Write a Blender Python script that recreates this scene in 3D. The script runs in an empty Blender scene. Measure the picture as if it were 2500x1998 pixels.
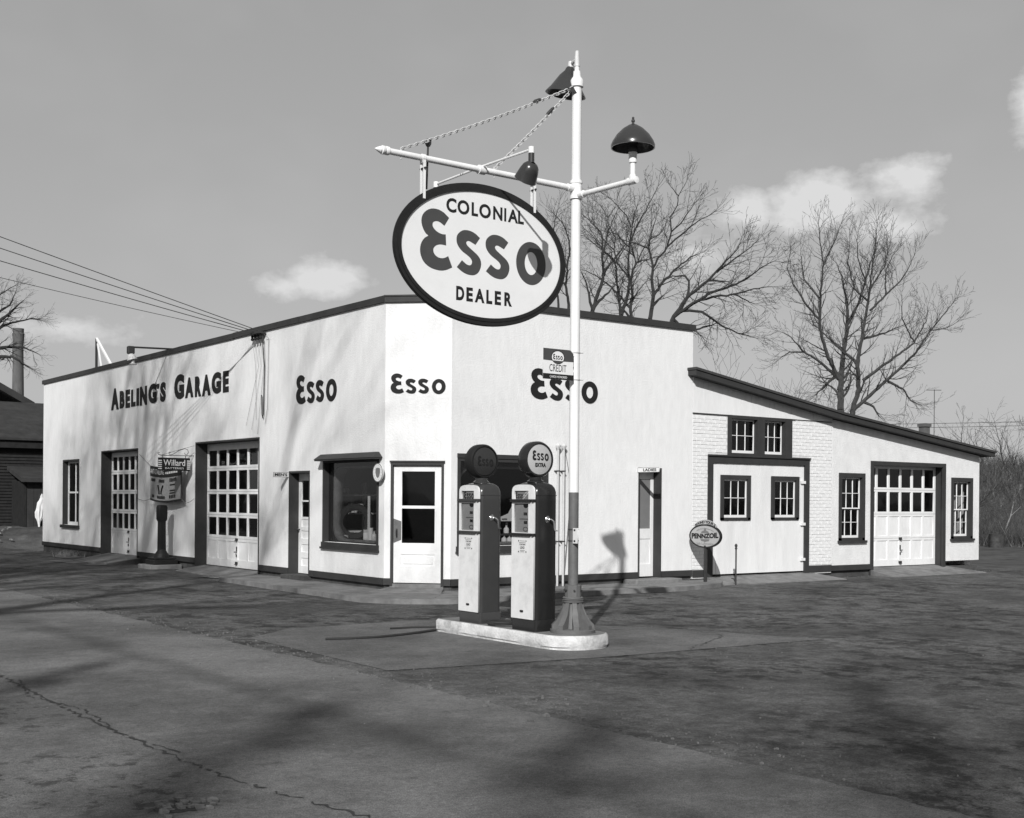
import bpy, bmesh, math, random
from mathutils import Vector, Matrix
R = math.radians
SC = bpy.context.scene
COL = SC.collection
random.seed(7)

# ------------------------------------------------------------------ camera, sky, sun, exposure
AZ = 0.6388
cam_d = bpy.data.cameras.new('camera')
cam = bpy.data.objects.new('camera', cam_d); COL.objects.link(cam)
cam_d.sensor_width = 36.0
cam_d.lens = 43.48
cam_d.shift_y = 0.0885
cam_d.clip_start = 0.1
cam_d.clip_end = 3000
cam.matrix_world = (Matrix.Translation((-11.124, -17.889, 1.674)) @ Matrix.Rotation(-AZ, 4, 'Z')
                    @ Matrix.Rotation(math.pi / 2, 4, 'X') @ Matrix.Rotation(0.0078, 4, 'Z'))
SC.camera = cam

SUN = Vector((0.609, 0.609, -0.5075)).normalized()      # direction the light travels
sun_d = bpy.data.lights.new('sun', 'SUN')
sun_d.energy = 4.65
sun_d.angle = R(0.53)
sun_d.color = (1.0, 0.995, 0.985)
sun = bpy.data.objects.new('sun', sun_d); COL.objects.link(sun)
sun.rotation_euler = SUN.to_track_quat('-Z', 'Y').to_euler()
sun.location = (-20, -25, 30)

W = bpy.data.worlds.new('World'); SC.world = W
W.use_nodes = True
nt = W.node_tree
for n in list(nt.nodes): nt.nodes.remove(n)
def WN(t, **k):
    n = nt.nodes.new(t)
    for a, b in k.items(): setattr(n, a, b)
    return n
def WL(a, b): nt.links.new(a, b)
def wmath(op, a, b=None, c=None, clamp=False):
    n = WN('ShaderNodeMath', operation=op, use_clamp=clamp)
    for i, v in enumerate((a, b, c)):
        if v is None: continue
        if isinstance(v, (int, float)): n.inputs[i].default_value = v
        else: WL(v, n.inputs[i])
    return n.outputs[0]
sky = WN('ShaderNodeTexSky', sky_type='NISHITA')
sky.sun_disc = False
sky.sun_elevation = math.asin(-SUN.z)
sky.sun_rotation = math.atan2(-SUN.x, -SUN.y)
sky.altitude = 100; sky.air_density = 1.0; sky.dust_density = 0.4; sky.ozone_density = 1.0
sc_ = WN('ShaderNodeSeparateColor'); WL(sky.outputs[0], sc_.inputs[0])
film = wmath('ADD', wmath('MULTIPLY', sc_.outputs[2], 0.75), wmath('MULTIPLY', sc_.outputs[1], 0.25))   # film is most sensitive to blue
tc = WN('ShaderNodeTexCoord')
sep = WN('ShaderNodeSeparateXYZ'); WL(tc.outputs['Generated'], sep.inputs[0])
az = wmath('ARCTAN2', sep.outputs[0], sep.outputs[1])
el = wmath('ARCSINE', sep.outputs[2])
ae = WN('ShaderNodeCombineXYZ'); WL(az, ae.inputs[0]); WL(el, ae.inputs[1])
comb = WN('ShaderNodeCombineXYZ'); WL(az, comb.inputs[0]); WL(wmath('MULTIPLY', el, 1.5), comb.inputs[1])
nz = WN('ShaderNodeTexNoise'); nz.inputs['Scale'].default_value = 30; nz.inputs['Detail'].default_value = 7
nz.inputs['Roughness'].default_value = 0.62; WL(comb.outputs[0], nz.inputs['Vector'])
nz2 = WN('ShaderNodeTexNoise'); nz2.inputs['Scale'].default_value = 5; nz2.inputs['Detail'].default_value = 3
nz2.inputs['Roughness'].default_value = 0.6; WL(comb.outputs[0], nz2.inputs['Vector'])
# cumulus heaps low in the sky all the way round (azimuth from +Y, elevation, half widths, strength)
CLOUDS = [(0.88, 0.23, 0.05, 0.025, 1.25), (0.945, 0.243, 0.034, 0.022, 0.75), (0.825, 0.226, 0.032, 0.02, 0.95),
          (0.93, 0.212, 0.05, 0.016, 0.75), (0.488, 0.174, 0.04, 0.018, 1.0), (0.455, 0.166, 0.025, 0.012, 0.5),
          (1.032, 0.288, 0.018, 0.032, 0.75), (0.285, 0.127, 0.06, 0.012, 0.45),
          (0.787, 0.195, 0.03, 0.02, 0.35),
          (1.5, 0.22, 0.09, 0.03, 0.8), (2.1, 0.25, 0.07, 0.03, 0.7), (-0.3, 0.2, 0.08, 0.03, 0.8), (-0.9, 0.24, 0.1, 0.03, 0.6),
          (-1.7, 0.22, 0.07, 0.025, 0.7), (-2.4, 0.3, 0.09, 0.03, 0.6), (2.8, 0.24, 0.1, 0.03, 0.6)]
mask = None
for a0, e0, sa, se, st in CLOUDS:
    vm = WN('ShaderNodeVectorMath', operation='MULTIPLY_ADD'); WL(ae.outputs[0], vm.inputs[0])
    vm.inputs[1].default_value = (1 / sa, 1 / se, 0); vm.inputs[2].default_value = (-a0 / sa, -e0 / se, 0)
    ln = WN('ShaderNodeVectorMath', operation='LENGTH'); WL(vm.outputs[0], ln.inputs[0])
    v = wmath('MULTIPLY_ADD', ln.outputs['Value'], -st, st)
    mask = v if mask is None else wmath('MAXIMUM', mask, v)
mask = wmath('ADD', wmath('MAXIMUM', mask, -1.0), wmath('MULTIPLY', wmath('SUBTRACT', nz.outputs[0], 0.5), 1.5))
mask = wmath('SMOOTH_MIN', wmath('MAXIMUM', mask, 0.0), 0.9, 0.25)
film = wmath('ADD', wmath('MULTIPLY', film, 0.29), 2.1)      # thin even high haze
veil = wmath('MULTIPLY', wmath('MAXIMUM', wmath('SUBTRACT', nz2.outputs[0], 0.46), 0.0), 0.9)
mask = wmath('ADD', wmath('MULTIPLY', mask, 1.7), wmath('MULTIPLY', veil, 0.35), clamp=True)
mixc = WN('ShaderNodeMix', data_type='FLOAT')
WL(mask, mixc.inputs[0]); WL(film, mixc.inputs[2]); mixc.inputs[3].default_value = 6.5
bg = WN('ShaderNodeBackground'); bg.inputs[1].default_value = 0.11
WL(mixc.outputs[0], bg.inputs[0])
wo = WN('ShaderNodeOutputWorld'); WL(bg.outputs[0], wo.inputs[0])

W.cycles.sampling_method = 'MANUAL'; W.cycles.sample_map_resolution = 256

SC.cycles.max_bounces = 6; SC.cycles.diffuse_bounces = 3; SC.cycles.glossy_bounces = 2; SC.cycles.transparent_max_bounces = 12
SC.cycles.caustics_reflective = False; SC.cycles.caustics_refractive = False
vs = SC.view_settings
vs.view_transform = 'Standard'; vs.look = 'None'; vs.gamma = 1.0; vs.exposure = 0.0
SC.render.film_transparent = False

# ------------------------------------------------------------------ materials (all neutral: the photograph is monochrome)
def mat(name, base, var=0.12, scale=3.0, rough=0.8, bump=0.0, bscale=60.0, spec=0.4, stain=0.0, sscale=0.6,
        stretch=(1, 1, 1), metal=0.0, detail=3.0):
    m = bpy.data.materials.new(name); m.use_nodes = True
    t = m.node_tree; L = t.links.new
    p = t.nodes['Principled BSDF']
    p.inputs['Roughness'].default_value = rough
    p.inputs['Specular IOR Level'].default_value = spec
    p.inputs['Metallic'].default_value = metal
    c = t.nodes.new('ShaderNodeTexCoord')
    mp = t.nodes.new('ShaderNodeMapping'); mp.inputs['Scale'].default_value = stretch
    L(c.outputs['Object'], mp.inputs[0])
    n = t.nodes.new('ShaderNodeTexNoise'); n.inputs['Scale'].default_value = scale; n.inputs['Detail'].default_value = detail
    n.inputs['Roughness'].default_value = 0.65
    L(mp.outputs[0], n.inputs['Vector'])
    r = t.nodes.new('ShaderNodeValToRGB')
    lo, hi = base * (1 - var), base * (1 + var)
    r.color_ramp.elements[0].position = 0.3; r.color_ramp.elements[1].position = 0.7
    r.color_ramp.elements[0].color = (lo, lo, lo, 1); r.color_ramp.elements[1].color = (hi, hi, hi, 1)
    L(n.outputs[0], r.inputs[0])
    out = r.outputs[0]
    if stain > 0:
        n2 = t.nodes.new('ShaderNodeTexNoise'); n2.inputs['Scale'].default_value = sscale; n2.inputs['Detail'].default_value = 5
        n2.inputs['Roughness'].default_value = 0.7
        L(mp.outputs[0], n2.inputs['Vector'])
        r2 = t.nodes.new('ShaderNodeValToRGB')
        r2.color_ramp.elements[0].position = 0.5; r2.color_ramp.elements[1].position = 0.68
        r2.color_ramp.elements[0].color = (1, 1, 1, 1); k = 1 - stain
        r2.color_ramp.elements[1].color = (k, k, k, 1)
        L(n2.outputs[0], r2.inputs[0])
        mx = t.nodes.new('ShaderNodeMix'); mx.data_type = 'RGBA'; mx.blend_type = 'MULTIPLY'
        mx.inputs[0].default_value = 1.0
        L(out, mx.inputs[6]); L(r2.outputs[0], mx.inputs[7]); out = mx.outputs[2]
    L(out, p.inputs['Base Color'])
    if bump > 0:
        n3 = t.nodes.new('ShaderNodeTexNoise'); n3.inputs['Scale'].default_value = bscale; n3.inputs['Detail'].default_value = 2
        L(c.outputs['Object'], n3.inputs['Vector'])
        b = t.nodes.new('ShaderNodeBump'); b.inputs['Strength'].default_value = bump; b.inputs['Distance'].default_value = 0.02
        L(n3.outputs[0], b.inputs['Height']); L(b.outputs[0], p.inputs['Normal'])
    return m

def glass(name, tint=0.8, refl=0.09):
    m = bpy.data.materials.new(name); m.use_nodes = True
    t = m.node_tree; L = t.links.new
    for n in list(t.nodes): t.nodes.remove(n)
    o = t.nodes.new('ShaderNodeOutputMaterial')
    tr = t.nodes.new('ShaderNodeBsdfTransparent'); tr.inputs[0].default_value = (tint, tint, tint, 1)
    g = t.nodes.new('ShaderNodeBsdfGlossy'); g.inputs['Roughness'].default_value = 0.03
    lw = t.nodes.new('ShaderNodeLayerWeight'); lw.inputs[0].default_value = 0.5
    pw = t.nodes.new('ShaderNodeMath'); pw.operation = 'POWER'; pw.inputs[1].default_value = 5; L(lw.outputs['Facing'], pw.inputs[0])
    f = t.nodes.new('ShaderNodeMath'); f.operation = 'MULTIPLY_ADD'; f.inputs[1].default_value = 0.96; f.inputs[2].default_value = 0.03; L(pw.outputs[0], f.inputs[0])
    c = t.nodes.new('ShaderNodeTexCoord')
    n = t.nodes.new('ShaderNodeTexNoise'); n.inputs['Scale'].default_value = 2.5
    L(c.outputs['Object'], n.inputs['Vector'])
    b = t.nodes.new('ShaderNodeBump'); b.inputs['Strength'].default_value = 0.06
    L(n.outputs[0], b.inputs['Height']); L(b.outputs[0], g.inputs['Normal'])
    mx = t.nodes.new('ShaderNodeMixShader')
    L(f.outputs[0], mx.inputs[0]); L(tr.outputs[0], mx.inputs[1]); L(g.outputs[0], mx.inputs[2])
    L(mx.outputs[0], o.inputs[0])
    return m

M = dict(
    stucco=mat('stucco', 0.735, 0.045, 9, 0.9, 0.3, 34, 0.2, 0.06, 0.9, (1, 1, 0.3)),
    stucco2=mat('rough_stucco', 0.72, 0.06, 5, 0.9, 0.6, 40, 0.2, 0.07, 1.2, (1, 1, 0.6)),
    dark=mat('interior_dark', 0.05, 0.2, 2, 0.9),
    trim=mat('trim_paint', 0.038, 0.14, 4, 0.6, 0.1, 30, 0.25),
    white=mat('white_paint', 0.76, 0.05, 6, 0.5, 0.08, 40, 0.4, 0.10, 1.6, (1, 1, 0.4)),
    wood=mat('white_boards', 0.73, 0.05, 5, 0.7, 0.15, 30, 0.3, 0.07, 1.5, (1, 1, 0.2)),
    brick=mat('painted_brick', 0.74, 0.06, 9, 0.75, 0.4, 60, 0.3, 0.16, 3.0),
    mortar=mat('mortar', 0.62, 0.12, 9, 0.9, 0.4, 60, 0.2),
    pipe=mat('pipe_paint', 0.5, 0.1, 6, 0.6),
    concrete=mat('concrete', 0.2, 0.2, 4, 0.9, 0.5, 50, 0.2, 0.35, 1.4),
    found=mat('foundation', 0.07, 0.3, 4, 0.95, 0.5, 40, 0.2),
    kerbpaint=mat('whitewashed_kerb', 0.6, 0.16, 7, 0.85, 0.5, 40, 0.2, 0.45, 2.5),
    black=mat('black_paint', 0.015, 0.15, 5, 0.55, spec=0.25),
    letter=mat('letter_paint', 0.017, 0.12, 6, 0.7, spec=0.2),
    signred=mat('sign_letter', 0.06, 0.06, 6, 0.45),
    signface=mat('sign_enamel', 0.76, 0.03, 4, 0.35, 0, 1, 0.5, 0.06, 2.0),
    frame=mat('sign_frame', 0.016, 0.2, 6, 0.45, spec=0.3),
    pumpred=mat('pump_enamel', 0.042, 0.06, 5, 0.22, 0.02, 20, 0.5),
    pumpdark=mat('pump_enamel_dark', 0.017, 0.06, 5, 0.22, 0.02, 20, 0.5),
    pumpwhite=mat('pump_white', 0.7, 0.05, 12, 0.4, 0.05, 60, 0.5, 0.14, 4.0),
    dial=mat('dial_face', 0.5, 0.08, 8, 0.5),
    grey=mat('grey_enamel', 0.15, 0.1, 8, 0.5),
    globe=mat('milk_glass', 0.42, 0.04, 3, 0.2, 0, 1, 0.5),
    globedark=mat('dark_glass_lens', 0.03, 0.06, 3, 0.2, 0, 1, 0.5),
    polegrey=mat('pole_grey', 0.12, 0.1, 8, 0.5, 0.05, 30, 0.4, 0.2, 3),
    lamp=mat('lamp_enamel', 0.035, 0.08, 5, 0.25, 0, 1, 0.5),
    steel=mat('galvanised_steel', 0.5, 0.15, 12, 0.4, 0, 1, 0.5),
    iron=mat('iron', 0.035, 0.2, 8, 0.6),
    chrome=mat('chrome', 0.7, 0.02, 4, 0.15, 0, 1, 0.5, metal=1.0),
    rubber=mat('rubber', 0.025, 0.2, 8, 0.75),
    wire=mat('wire', 0.03, 0.1, 8, 0.7),
    rope=mat('rope', 0.16, 0.2, 20, 0.9),
    bark=mat('bark', 0.034, 0.3, 8, 0.95, 0.4, 30, 0.2),
    barkl=mat('pale_bark', 0.05, 0.3, 8, 0.95, 0.4, 30, 0.2),
    brush=mat('brush', 0.075, 0.4, 1.2, 0.95, 0, 1, 0.1),
    dry=mat('dry_grass', 0.22, 0.3, 3, 0.95, 0, 1, 0.1),
    barn=mat('barn_boards', 0.02, 0.25, 5, 0.9, 0.2, 20, 0.2),
    barnroof=mat('barn_roof', 0.042, 0.2, 3, 0.95, 0.3, 30, 0.15, 0.2, 1.0),
    roofing=mat('roofing_felt', 0.05, 0.2, 3, 0.9, 0.3, 40, 0.2),
    tar=mat('tar', 0.03, 0.3, 6, 0.7, 0.4, 60, 0.3),
    stone=mat('stones', 0.2, 0.35, 9, 0.95),
    gravel=mat('gravel', 0.13, 0.35, 9, 0.95),
    dirt=mat('dirt', 0.085, 0.35, 1.5, 0.95, 0.8, 12, 0.1, 0.4, 0.5),
    rust=mat('rusty_steel', 0.05, 0.45, 6, 0.85, 0.2, 20, 0.3),
    stack=mat('chimney_brick', 0.11, 0.2, 3, 0.9, 0.2, 20, 0.2, 0.35, 0.6, (1, 1, 0.3)),
    paper=mat('paper', 0.66, 0.06, 6, 0.8),
    oilface=mat('oil_sign_enamel', 0.38, 0.06, 5, 0.5),
    banner=mat('banner_cloth', 0.26, 0.12, 5, 0.85),
    tin=mat('tin', 0.5, 0.2, 15, 0.35, 0, 1, 0.5),
    glass=glass('window_glass'),
)

def paving(name, base, kind):
    """asphalt: fine aggregate, worn light areas, oil stains; lane drip streaks on the street"""
    m = bpy.data.materials.new(name); m.use_nodes = True
    t = m.node_tree; L = t.links.new
    p = t.nodes['Principled BSDF']; p.inputs['Roughness'].default_value = 0.88; p.inputs['Specular IOR Level'].default_value = 0.25
    c = t.nodes.new('ShaderNodeTexCoord')
    def noise(s, d=6, ro=0.65, st=(1, 1, 1), off=(0, 0, 0)):
        mp = t.nodes.new('ShaderNodeMapping'); mp.inputs['Scale'].default_value = st; mp.inputs['Location'].default_value = off
        L(c.outputs['Object'], mp.inputs[0])
        n = t.nodes.new('ShaderNodeTexNoise'); n.inputs['Scale'].default_value = s; n.inputs['Detail'].default_value = d
        n.inputs['Roughness'].default_value = ro; L(mp.outputs[0], n.inputs['Vector']); return n.outputs[0]
    def ramp(v, a, b, lo, hi):
        r = t.nodes.new('ShaderNodeMapRange'); r.interpolation_type = 'SMOOTHSTEP'
        r.inputs[1].default_value = a; r.inputs[2].default_value = b; r.inputs[3].default_value = lo; r.inputs[4].default_value = hi
        L(v, r.inputs[0]); return r.outputs[0]
    def mm(op, a, b):
        n = t.nodes.new('ShaderNodeMath'); n.operation = op
        for i, v in enumerate((a, b)):
            if isinstance(v, (int, float)): n.inputs[i].default_value = v
            else: L(v, n.inputs[i])
        return n.outputs[0]
    v = ramp(noise(0.45, 5), 0.32, 0.68, base * 0.68, base * 1.4)
    v = mm('MULTIPLY', v, ramp(noise(110, 2), 0.3, 0.7, 0.62, 1.38))
    v = mm('MULTIPLY', v, ramp(noise(28, 3, 0.7), 0.3, 0.7, 0.8, 1.2))
    v = mm('MULTIPLY', v, ramp(noise(6, 4, 0.75), 0.35, 0.65, *((0.74, 1.24) if kind == 'yard' else (0.88, 1.1))))
    if kind == 'street':
        s = t.nodes.new('ShaderNodeSeparateXYZ'); L(c.outputs['Object'], s.inputs[0])
        wob = mm('MULTIPLY', mm('SUBTRACT', noise(0.25), 0.5), 0.8)
        for x0, wd, st in ((-6.55, 0.33, 0.30), (-9.7, 0.4, 0.25)):
            d = mm('ABSOLUTE', mm('SUBTRACT', mm('ADD', s.outputs[0], wob), x0), 0)
            v = mm('MULTIPLY', v, ramp(d, 0.0, wd, 1 - st, 1.0))
        worn = mm('MULTIPLY', ramp(s.outputs[0], -8.35, -8.1, 1.0, 0.0), ramp(noise(4.5, 6, 0.75, (1, 1, 1), (2, 5, 0)), 0.52, 0.6, 0.0, 1.0))
        v = mm('MULTIPLY', v, mm('SUBTRACT', 1.0, mm('MULTIPLY', mm('MULTIPLY', worn, ramp(noise(0.6, 3), 0.42, 0.55, 0.0, 1.0)), 0.6)))
        v = mm('MULTIPLY', v, ramp(noise(2.3, 6, 0.7), 0.60, 0.68, 1.0, 0.72))
    elif kind == 'yard':
        big = ramp(noise(0.28, 4, 0.5, (1, 1, 1), (3.1, 1.7, 0)), 0.38, 0.55, 0.0, 1.0)
        sp = ramp(noise(2.6, 6, 0.78, (1, 0.8, 1)), 0.47, 0.58, 0.0, 1.0)
        v = mm('MULTIPLY', v, mm('SUBTRACT', 1.0, mm('MULTIPLY', mm('MULTIPLY', big, sp), 0.68)))
        v = mm('MULTIPLY', v, ramp(noise(1.1, 6, 0.7, (1, 1, 1), (9, 2, 0)), 0.57, 0.66, 1.0, 0.55))
        v = mm('MULTIPLY', v, ramp(noise(0.8, 6, 0.7, (0.4, 1.6, 1), (4, 8, 0)), 0.55, 0.68, 1.0, 0.65))
    cc = t.nodes.new('ShaderNodeCombineColor')
    for i in range(3): L(v, cc.inputs[i])
    L(cc.outputs[0], p.inputs['Base Color'])
    b = t.nodes.new('ShaderNodeBump'); b.inputs['Strength'].default_value = 0.55; b.inputs['Distance'].default_value = 0.012
    L(noise(70, 4, 0.7), b.inputs['Height'])
    b2 = t.nodes.new('ShaderNodeBump'); b2.inputs['Strength'].default_value = 0.4; b2.inputs['Distance'].default_value = 0.05
    L(noise(3.5, 6, 0.7), b2.inputs['Height']); L(b.outputs[0], b2.inputs['Normal'])
    L(b2.outputs[0], p.inputs['Normal'])
    return m
M['street'] = paving('street_asphalt', 0.122, 'street')
M['slab'] = paving('worn_slab', 0.112, 'street')
M['yard'] = paving('yard_asphalt', 0.088, 'yard')

# ------------------------------------------------------------------ building blocks
def FL(u, z, w): return Vector((-w, u, z))            # wall on the street side (x = 0, faces -X)
def FR(u, z, w): return Vector((u, -w, z))            # wall on the forecourt side (y = 0, faces -Y)
_s = math.sqrt(0.5)
def FC(u, z, w): return Vector((_s * u - _s * w, 0.84 - _s * u - _s * w, z))   # chamfered corner
RIGHT = {FL: Vector((0, -1, 0)), FR: Vector((1, 0, 0)), FC: Vector((_s, -_s, 0))}

class MB:
    def __init__(self): self.v = []; self.f = []
    def add(self, vs, fs):
        o = len(self.v); self.v += [tuple(p) for p in vs]; self.f += [tuple(i + o for i in f) for f in fs]; return self
    def hexa(self, ps):
        return self.add(ps, [(0, 1, 2, 3), (7, 6, 5, 4), (0, 4, 5, 1), (1, 5, 6, 2), (2, 6, 7, 3), (3, 7, 4, 0)])
    def box(self, x0, x1, y0, y1, z0, z1):
        return self.hexa([(x0, y0, z0), (x1, y0, z0), (x1, y1, z0), (x0, y1, z0), (x0, y0, z1), (x1, y0, z1), (x1, y1, z1), (x0, y1, z1)])
    def fbox(self, F, u0, u1, z0, z1, w0, w1):
        return self.hexa([F(u0, z0, w0), F(u1, z0, w0), F(u1, z0, w1), F(u0, z0, w1), F(u0, z1, w0), F(u1, z1, w0), F(u1, z1, w1), F(u0, z1, w1)])
    def tube(self, pts, rad, n=8, caps=True, closed=False):
        pts = [Vector(p) for p in pts]
        if not hasattr(rad, '__len__'): rad = [rad] * len(pts)
        rings = []; up = None
        for i, p in enumerate(pts):
            if closed: t = pts[(i + 1) % len(pts)] - pts[i - 1]
            else: t = pts[min(i + 1, len(pts) - 1)] - pts[max(i - 1, 0)]
            if t.length < 1e-9: t = Vector((0, 0, 1))
            t.normalize()
            if up is None:
                up = t.orthogonal()
            up = up - t * up.dot(t)
            if up.length < 1e-6: up = t.orthogonal()
            up.normalize(); b = t.cross(up)
            rings.append([p + (up * math.cos(2 * math.pi * k / n) + b * math.sin(2 * math.pi * k / n)) * rad[i] for k in range(n)])
        o = len(self.v)
        for r in rings: self.v += [tuple(q) for q in r]
        m = len(rings)
        for i in range(m if closed else m - 1):
            j = (i + 1) % m
            for k in range(n):
                self.f.append((o + i * n + k, o + i * n + (k + 1) % n, o + j * n + (k + 1) % n, o + j * n + k))
        if caps and not closed:
            self.f.append(tuple(o + k for k in range(n - 1, -1, -1)))
            self.f.append(tuple(o + (m - 1) * n + k for k in range(n)))
        return self
    def cyl(self, p0, p1, r0, r1=None, n=12, caps=True):
        return self.tube([p0, p1], [r0, r0 if r1 is None else r1], n, caps)
    def lathe(self, prof, centre=(0, 0, 0), axis=(0, 0, 1), n=20):
        c = Vector(centre); a = Vector(axis).normalized(); u = a.orthogonal().normalized(); b = a.cross(u)
        o = len(self.v)
        for r, h in prof:
            for k in range(n):
                t = 2 * math.pi * k / n
                self.v.append(tuple(c + a * h + (u * math.cos(t) + b * math.sin(t)) * r))
        for i in range(len(prof) - 1):
            for k in range(n):
                self.f.append((o + i * n + k, o + i * n + (k + 1) % n, o + (i + 1) * n + (k + 1) % n, o + (i + 1) * n + k))
        return self
    def build(self, name, m, parent=None, smooth=False, recalc=True, bevel=0.0):
        me = bpy.data.meshes.new(name)
        off = Vector((0, 0, 0))
        if parent is not None: off = world_of(parent)
        me.from_pydata([(x - off.x, y - off.y, z - off.z) for x, y, z in self.v], [], self.f)
        if recalc:
            bm = bmesh.new(); bm.from_mesh(me)
            bmesh.ops.recalc_face_normals(bm, faces=bm.faces)
            if bevel > 0:
                bmesh.ops.bevel(bm, geom=list(bm.edges), offset=bevel, segments=1, affect='EDGES')
            bm.to_mesh(me); bm.free()
        return finish(name, me, m, parent, smooth)

def finish(name, me, m, parent=None, smooth=False):
    ms = m if isinstance(m, (list, tuple)) else [m]
    for k in ms: me.materials.append(M[k] if isinstance(k, str) else k)
    if smooth:
        for p in me.polygons: p.use_smooth = True
        try: me.set_sharp_from_angle(angle=R(38))
        except Exception: pass
    o = bpy.data.objects.new(name, me); COL.objects.link(o)
    if parent is not None: o.parent = parent
    return o

def world_of(o):
    p = Vector(o.location)
    while o.parent is not None:
        o = o.parent; p = p + Vector(o.location)
    return p

def tag(o, label, cat, group=None):
    o['label'] = label; o['category'] = cat
    if group: o['group'] = group
    return o
def thing(name, loc, label, cat, group=None):
    o = bpy.data.objects.new(name, None); COL.objects.link(o); o.location = loc; o.empty_display_size = 0.2
    return tag(o, label, cat, group)
def struct(o): o['kind'] = 'structure'; return o
def stuff(o, label=None, cat=None):
    o['kind'] = 'stuff'
    if label: o['label'] = label; o['category'] = cat
    return o
def copy_tree(o, parent=None):
    c = o.copy(); COL.objects.link(c); c.parent = parent
    for ch in [q for q in bpy.data.objects if q.parent == o]: copy_tree(ch, c)
    return c

def curve_mesh(loops, ext, name):
    """filled 2D outline (even-odd holes) -> mesh, z from -ext to +ext"""
    cu = bpy.data.curves.new(name, 'CURVE'); cu.dimensions = '2D'; cu.fill_mode = 'BOTH'; cu.extrude = ext
    for lp in loops:
        s = cu.splines.new('POLY'); s.points.add(len(lp) - 1); s.use_cyclic_u = True
        for i, (x, y) in enumerate(lp): s.points[i].co = (x, y, 0, 1)
    ob = bpy.data.objects.new(name, cu)
    me = bpy.data.meshes.new_from_object(ob)
    bpy.data.objects.remove(ob); bpy.data.curves.remove(cu)
    return me
def plate(F, loops, w0, w1, name, m, parent, inner=None):
    """flat plate in a wall frame: loops of (u, z), depth from w0 to w1; faces looking inwards take material `inner`"""
    me = curve_mesh(loops, 0.5, name)
    off = world_of(parent) if parent is not None else Vector((0, 0, 0))
    for v in me.vertices:
        v.co = F(v.co.x, v.co.y, w0 + (v.co.z + 0.5) * (w1 - w0)) - off
    bm = bmesh.new(); bm.from_mesh(me)
    bmesh.ops.remove_doubles(bm, verts=bm.verts, dist=1e-5)
    bmesh.ops.recalc_face_normals(bm, faces=bm.faces); bm.to_mesh(me); bm.free()
    ms = [m]
    if inner:
        ms.append(inner); nrm = (F(0, 0, 1) - F(0, 0, 0))
        for p in me.polygons:
            if p.normal.dot(nrm) < -0.9: p.material_index = 1
    return finish(name, me, ms, parent)
def rect(u0, u1, z0, z1): return [(u0, z0), (u1, z0), (u1, z1), (u0, z1)]
def oval(cx, cy, a, b, n=64, t0=0, t1=2 * math.pi):
    return [(cx + a * math.cos(t0 + (t1 - t0) * k / n), cy + b * math.sin(t0 + (t1 - t0) * k / n)) for k in range(n)]

# traced logo letters (metres on the big oval; cap height 0.643)
ESSO_E = [(0.360,0.571),(0.296,0.617),(0.227,0.641),(0.159,0.643),(0.103,0.627),(0.052,0.591),(0.023,0.549),(0.012,0.500),(0.020,0.449),(0.043,0.400),(0.071,0.366),(0.100,0.349),(0.055,0.321),(0.016,0.269),(0.000,0.215),(0.000,0.168),(0.012,0.122),(0.040,0.073),(0.086,0.036),(0.142,0.012),(0.211,0.000),(0.279,0.001),(0.348,0.021),(0.405,0.050),(0.352,0.164),(0.318,0.145),(0.278,0.133),(0.232,0.134),(0.192,0.152),(0.169,0.179),(0.163,0.212),(0.174,0.237),(0.202,0.260),(0.242,0.274),(0.288,0.276),(0.325,0.273),(0.318,0.390),(0.281,0.387),(0.241,0.394),(0.201,0.410),(0.167,0.436),(0.152,0.463),(0.155,0.492),(0.177,0.509),(0.211,0.516),(0.251,0.507),(0.301,0.479)]
ESSO_S = [(0.306,0.410),(0.250,0.447),(0.190,0.468),(0.131,0.473),(0.078,0.463),(0.032,0.432),(0.005,0.395),(0.000,0.350),(0.010,0.308),(0.039,0.269),(0.081,0.235),(0.134,0.208),(0.181,0.179),(0.203,0.148),(0.199,0.118),(0.182,0.102),(0.152,0.100),(0.117,0.113),(0.072,0.142),(0.006,0.061),(0.065,0.025),(0.124,0.002),(0.183,-0.005),(0.236,0.001),(0.284,0.031),(0.313,0.078),(0.324,0.128),(0.314,0.176),(0.282,0.216),(0.234,0.249),(0.180,0.282),(0.139,0.310),(0.124,0.333),(0.132,0.350),(0.156,0.359),(0.191,0.351),(0.247,0.329)]
def smooth_loop(p, it=1):
    """one round of corner-preserving subdivision: rounds the curves, keeps the stroke ends sharp"""
    for _ in range(it):
        q = []
        n = len(p)
        for i in range(n):
            a, b, c, d = (Vector(p[(i + k) % n]) for k in (-1, 0, 1, 2))
            def sharp(a, b, c):
                return (b - a).normalized().dot((c - b).normalized()) < 0.55
            q.append(tuple(b))
            m = (b + c) / 2
            if not sharp(a, b, c) and not sharp(b, c, d): m = (b + c) * 9 / 16 - (a + d) / 16
            q.append(tuple(m))
        p = q
    return p
ESSO = [('E', 0.0, 0.405, [smooth_loop(ESSO_E)]), ('S', 0.457, 0.324, [smooth_loop(ESSO_S)]), ('S', 0.838, 0.324, [smooth_loop(ESSO_S)]),
        ('O', 1.254, 0.415, [oval(0.2075, 0.218, 0.2075, 0.24, 48), oval(0.2075, 0.218, 0.089, 0.128, 36)])]

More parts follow.
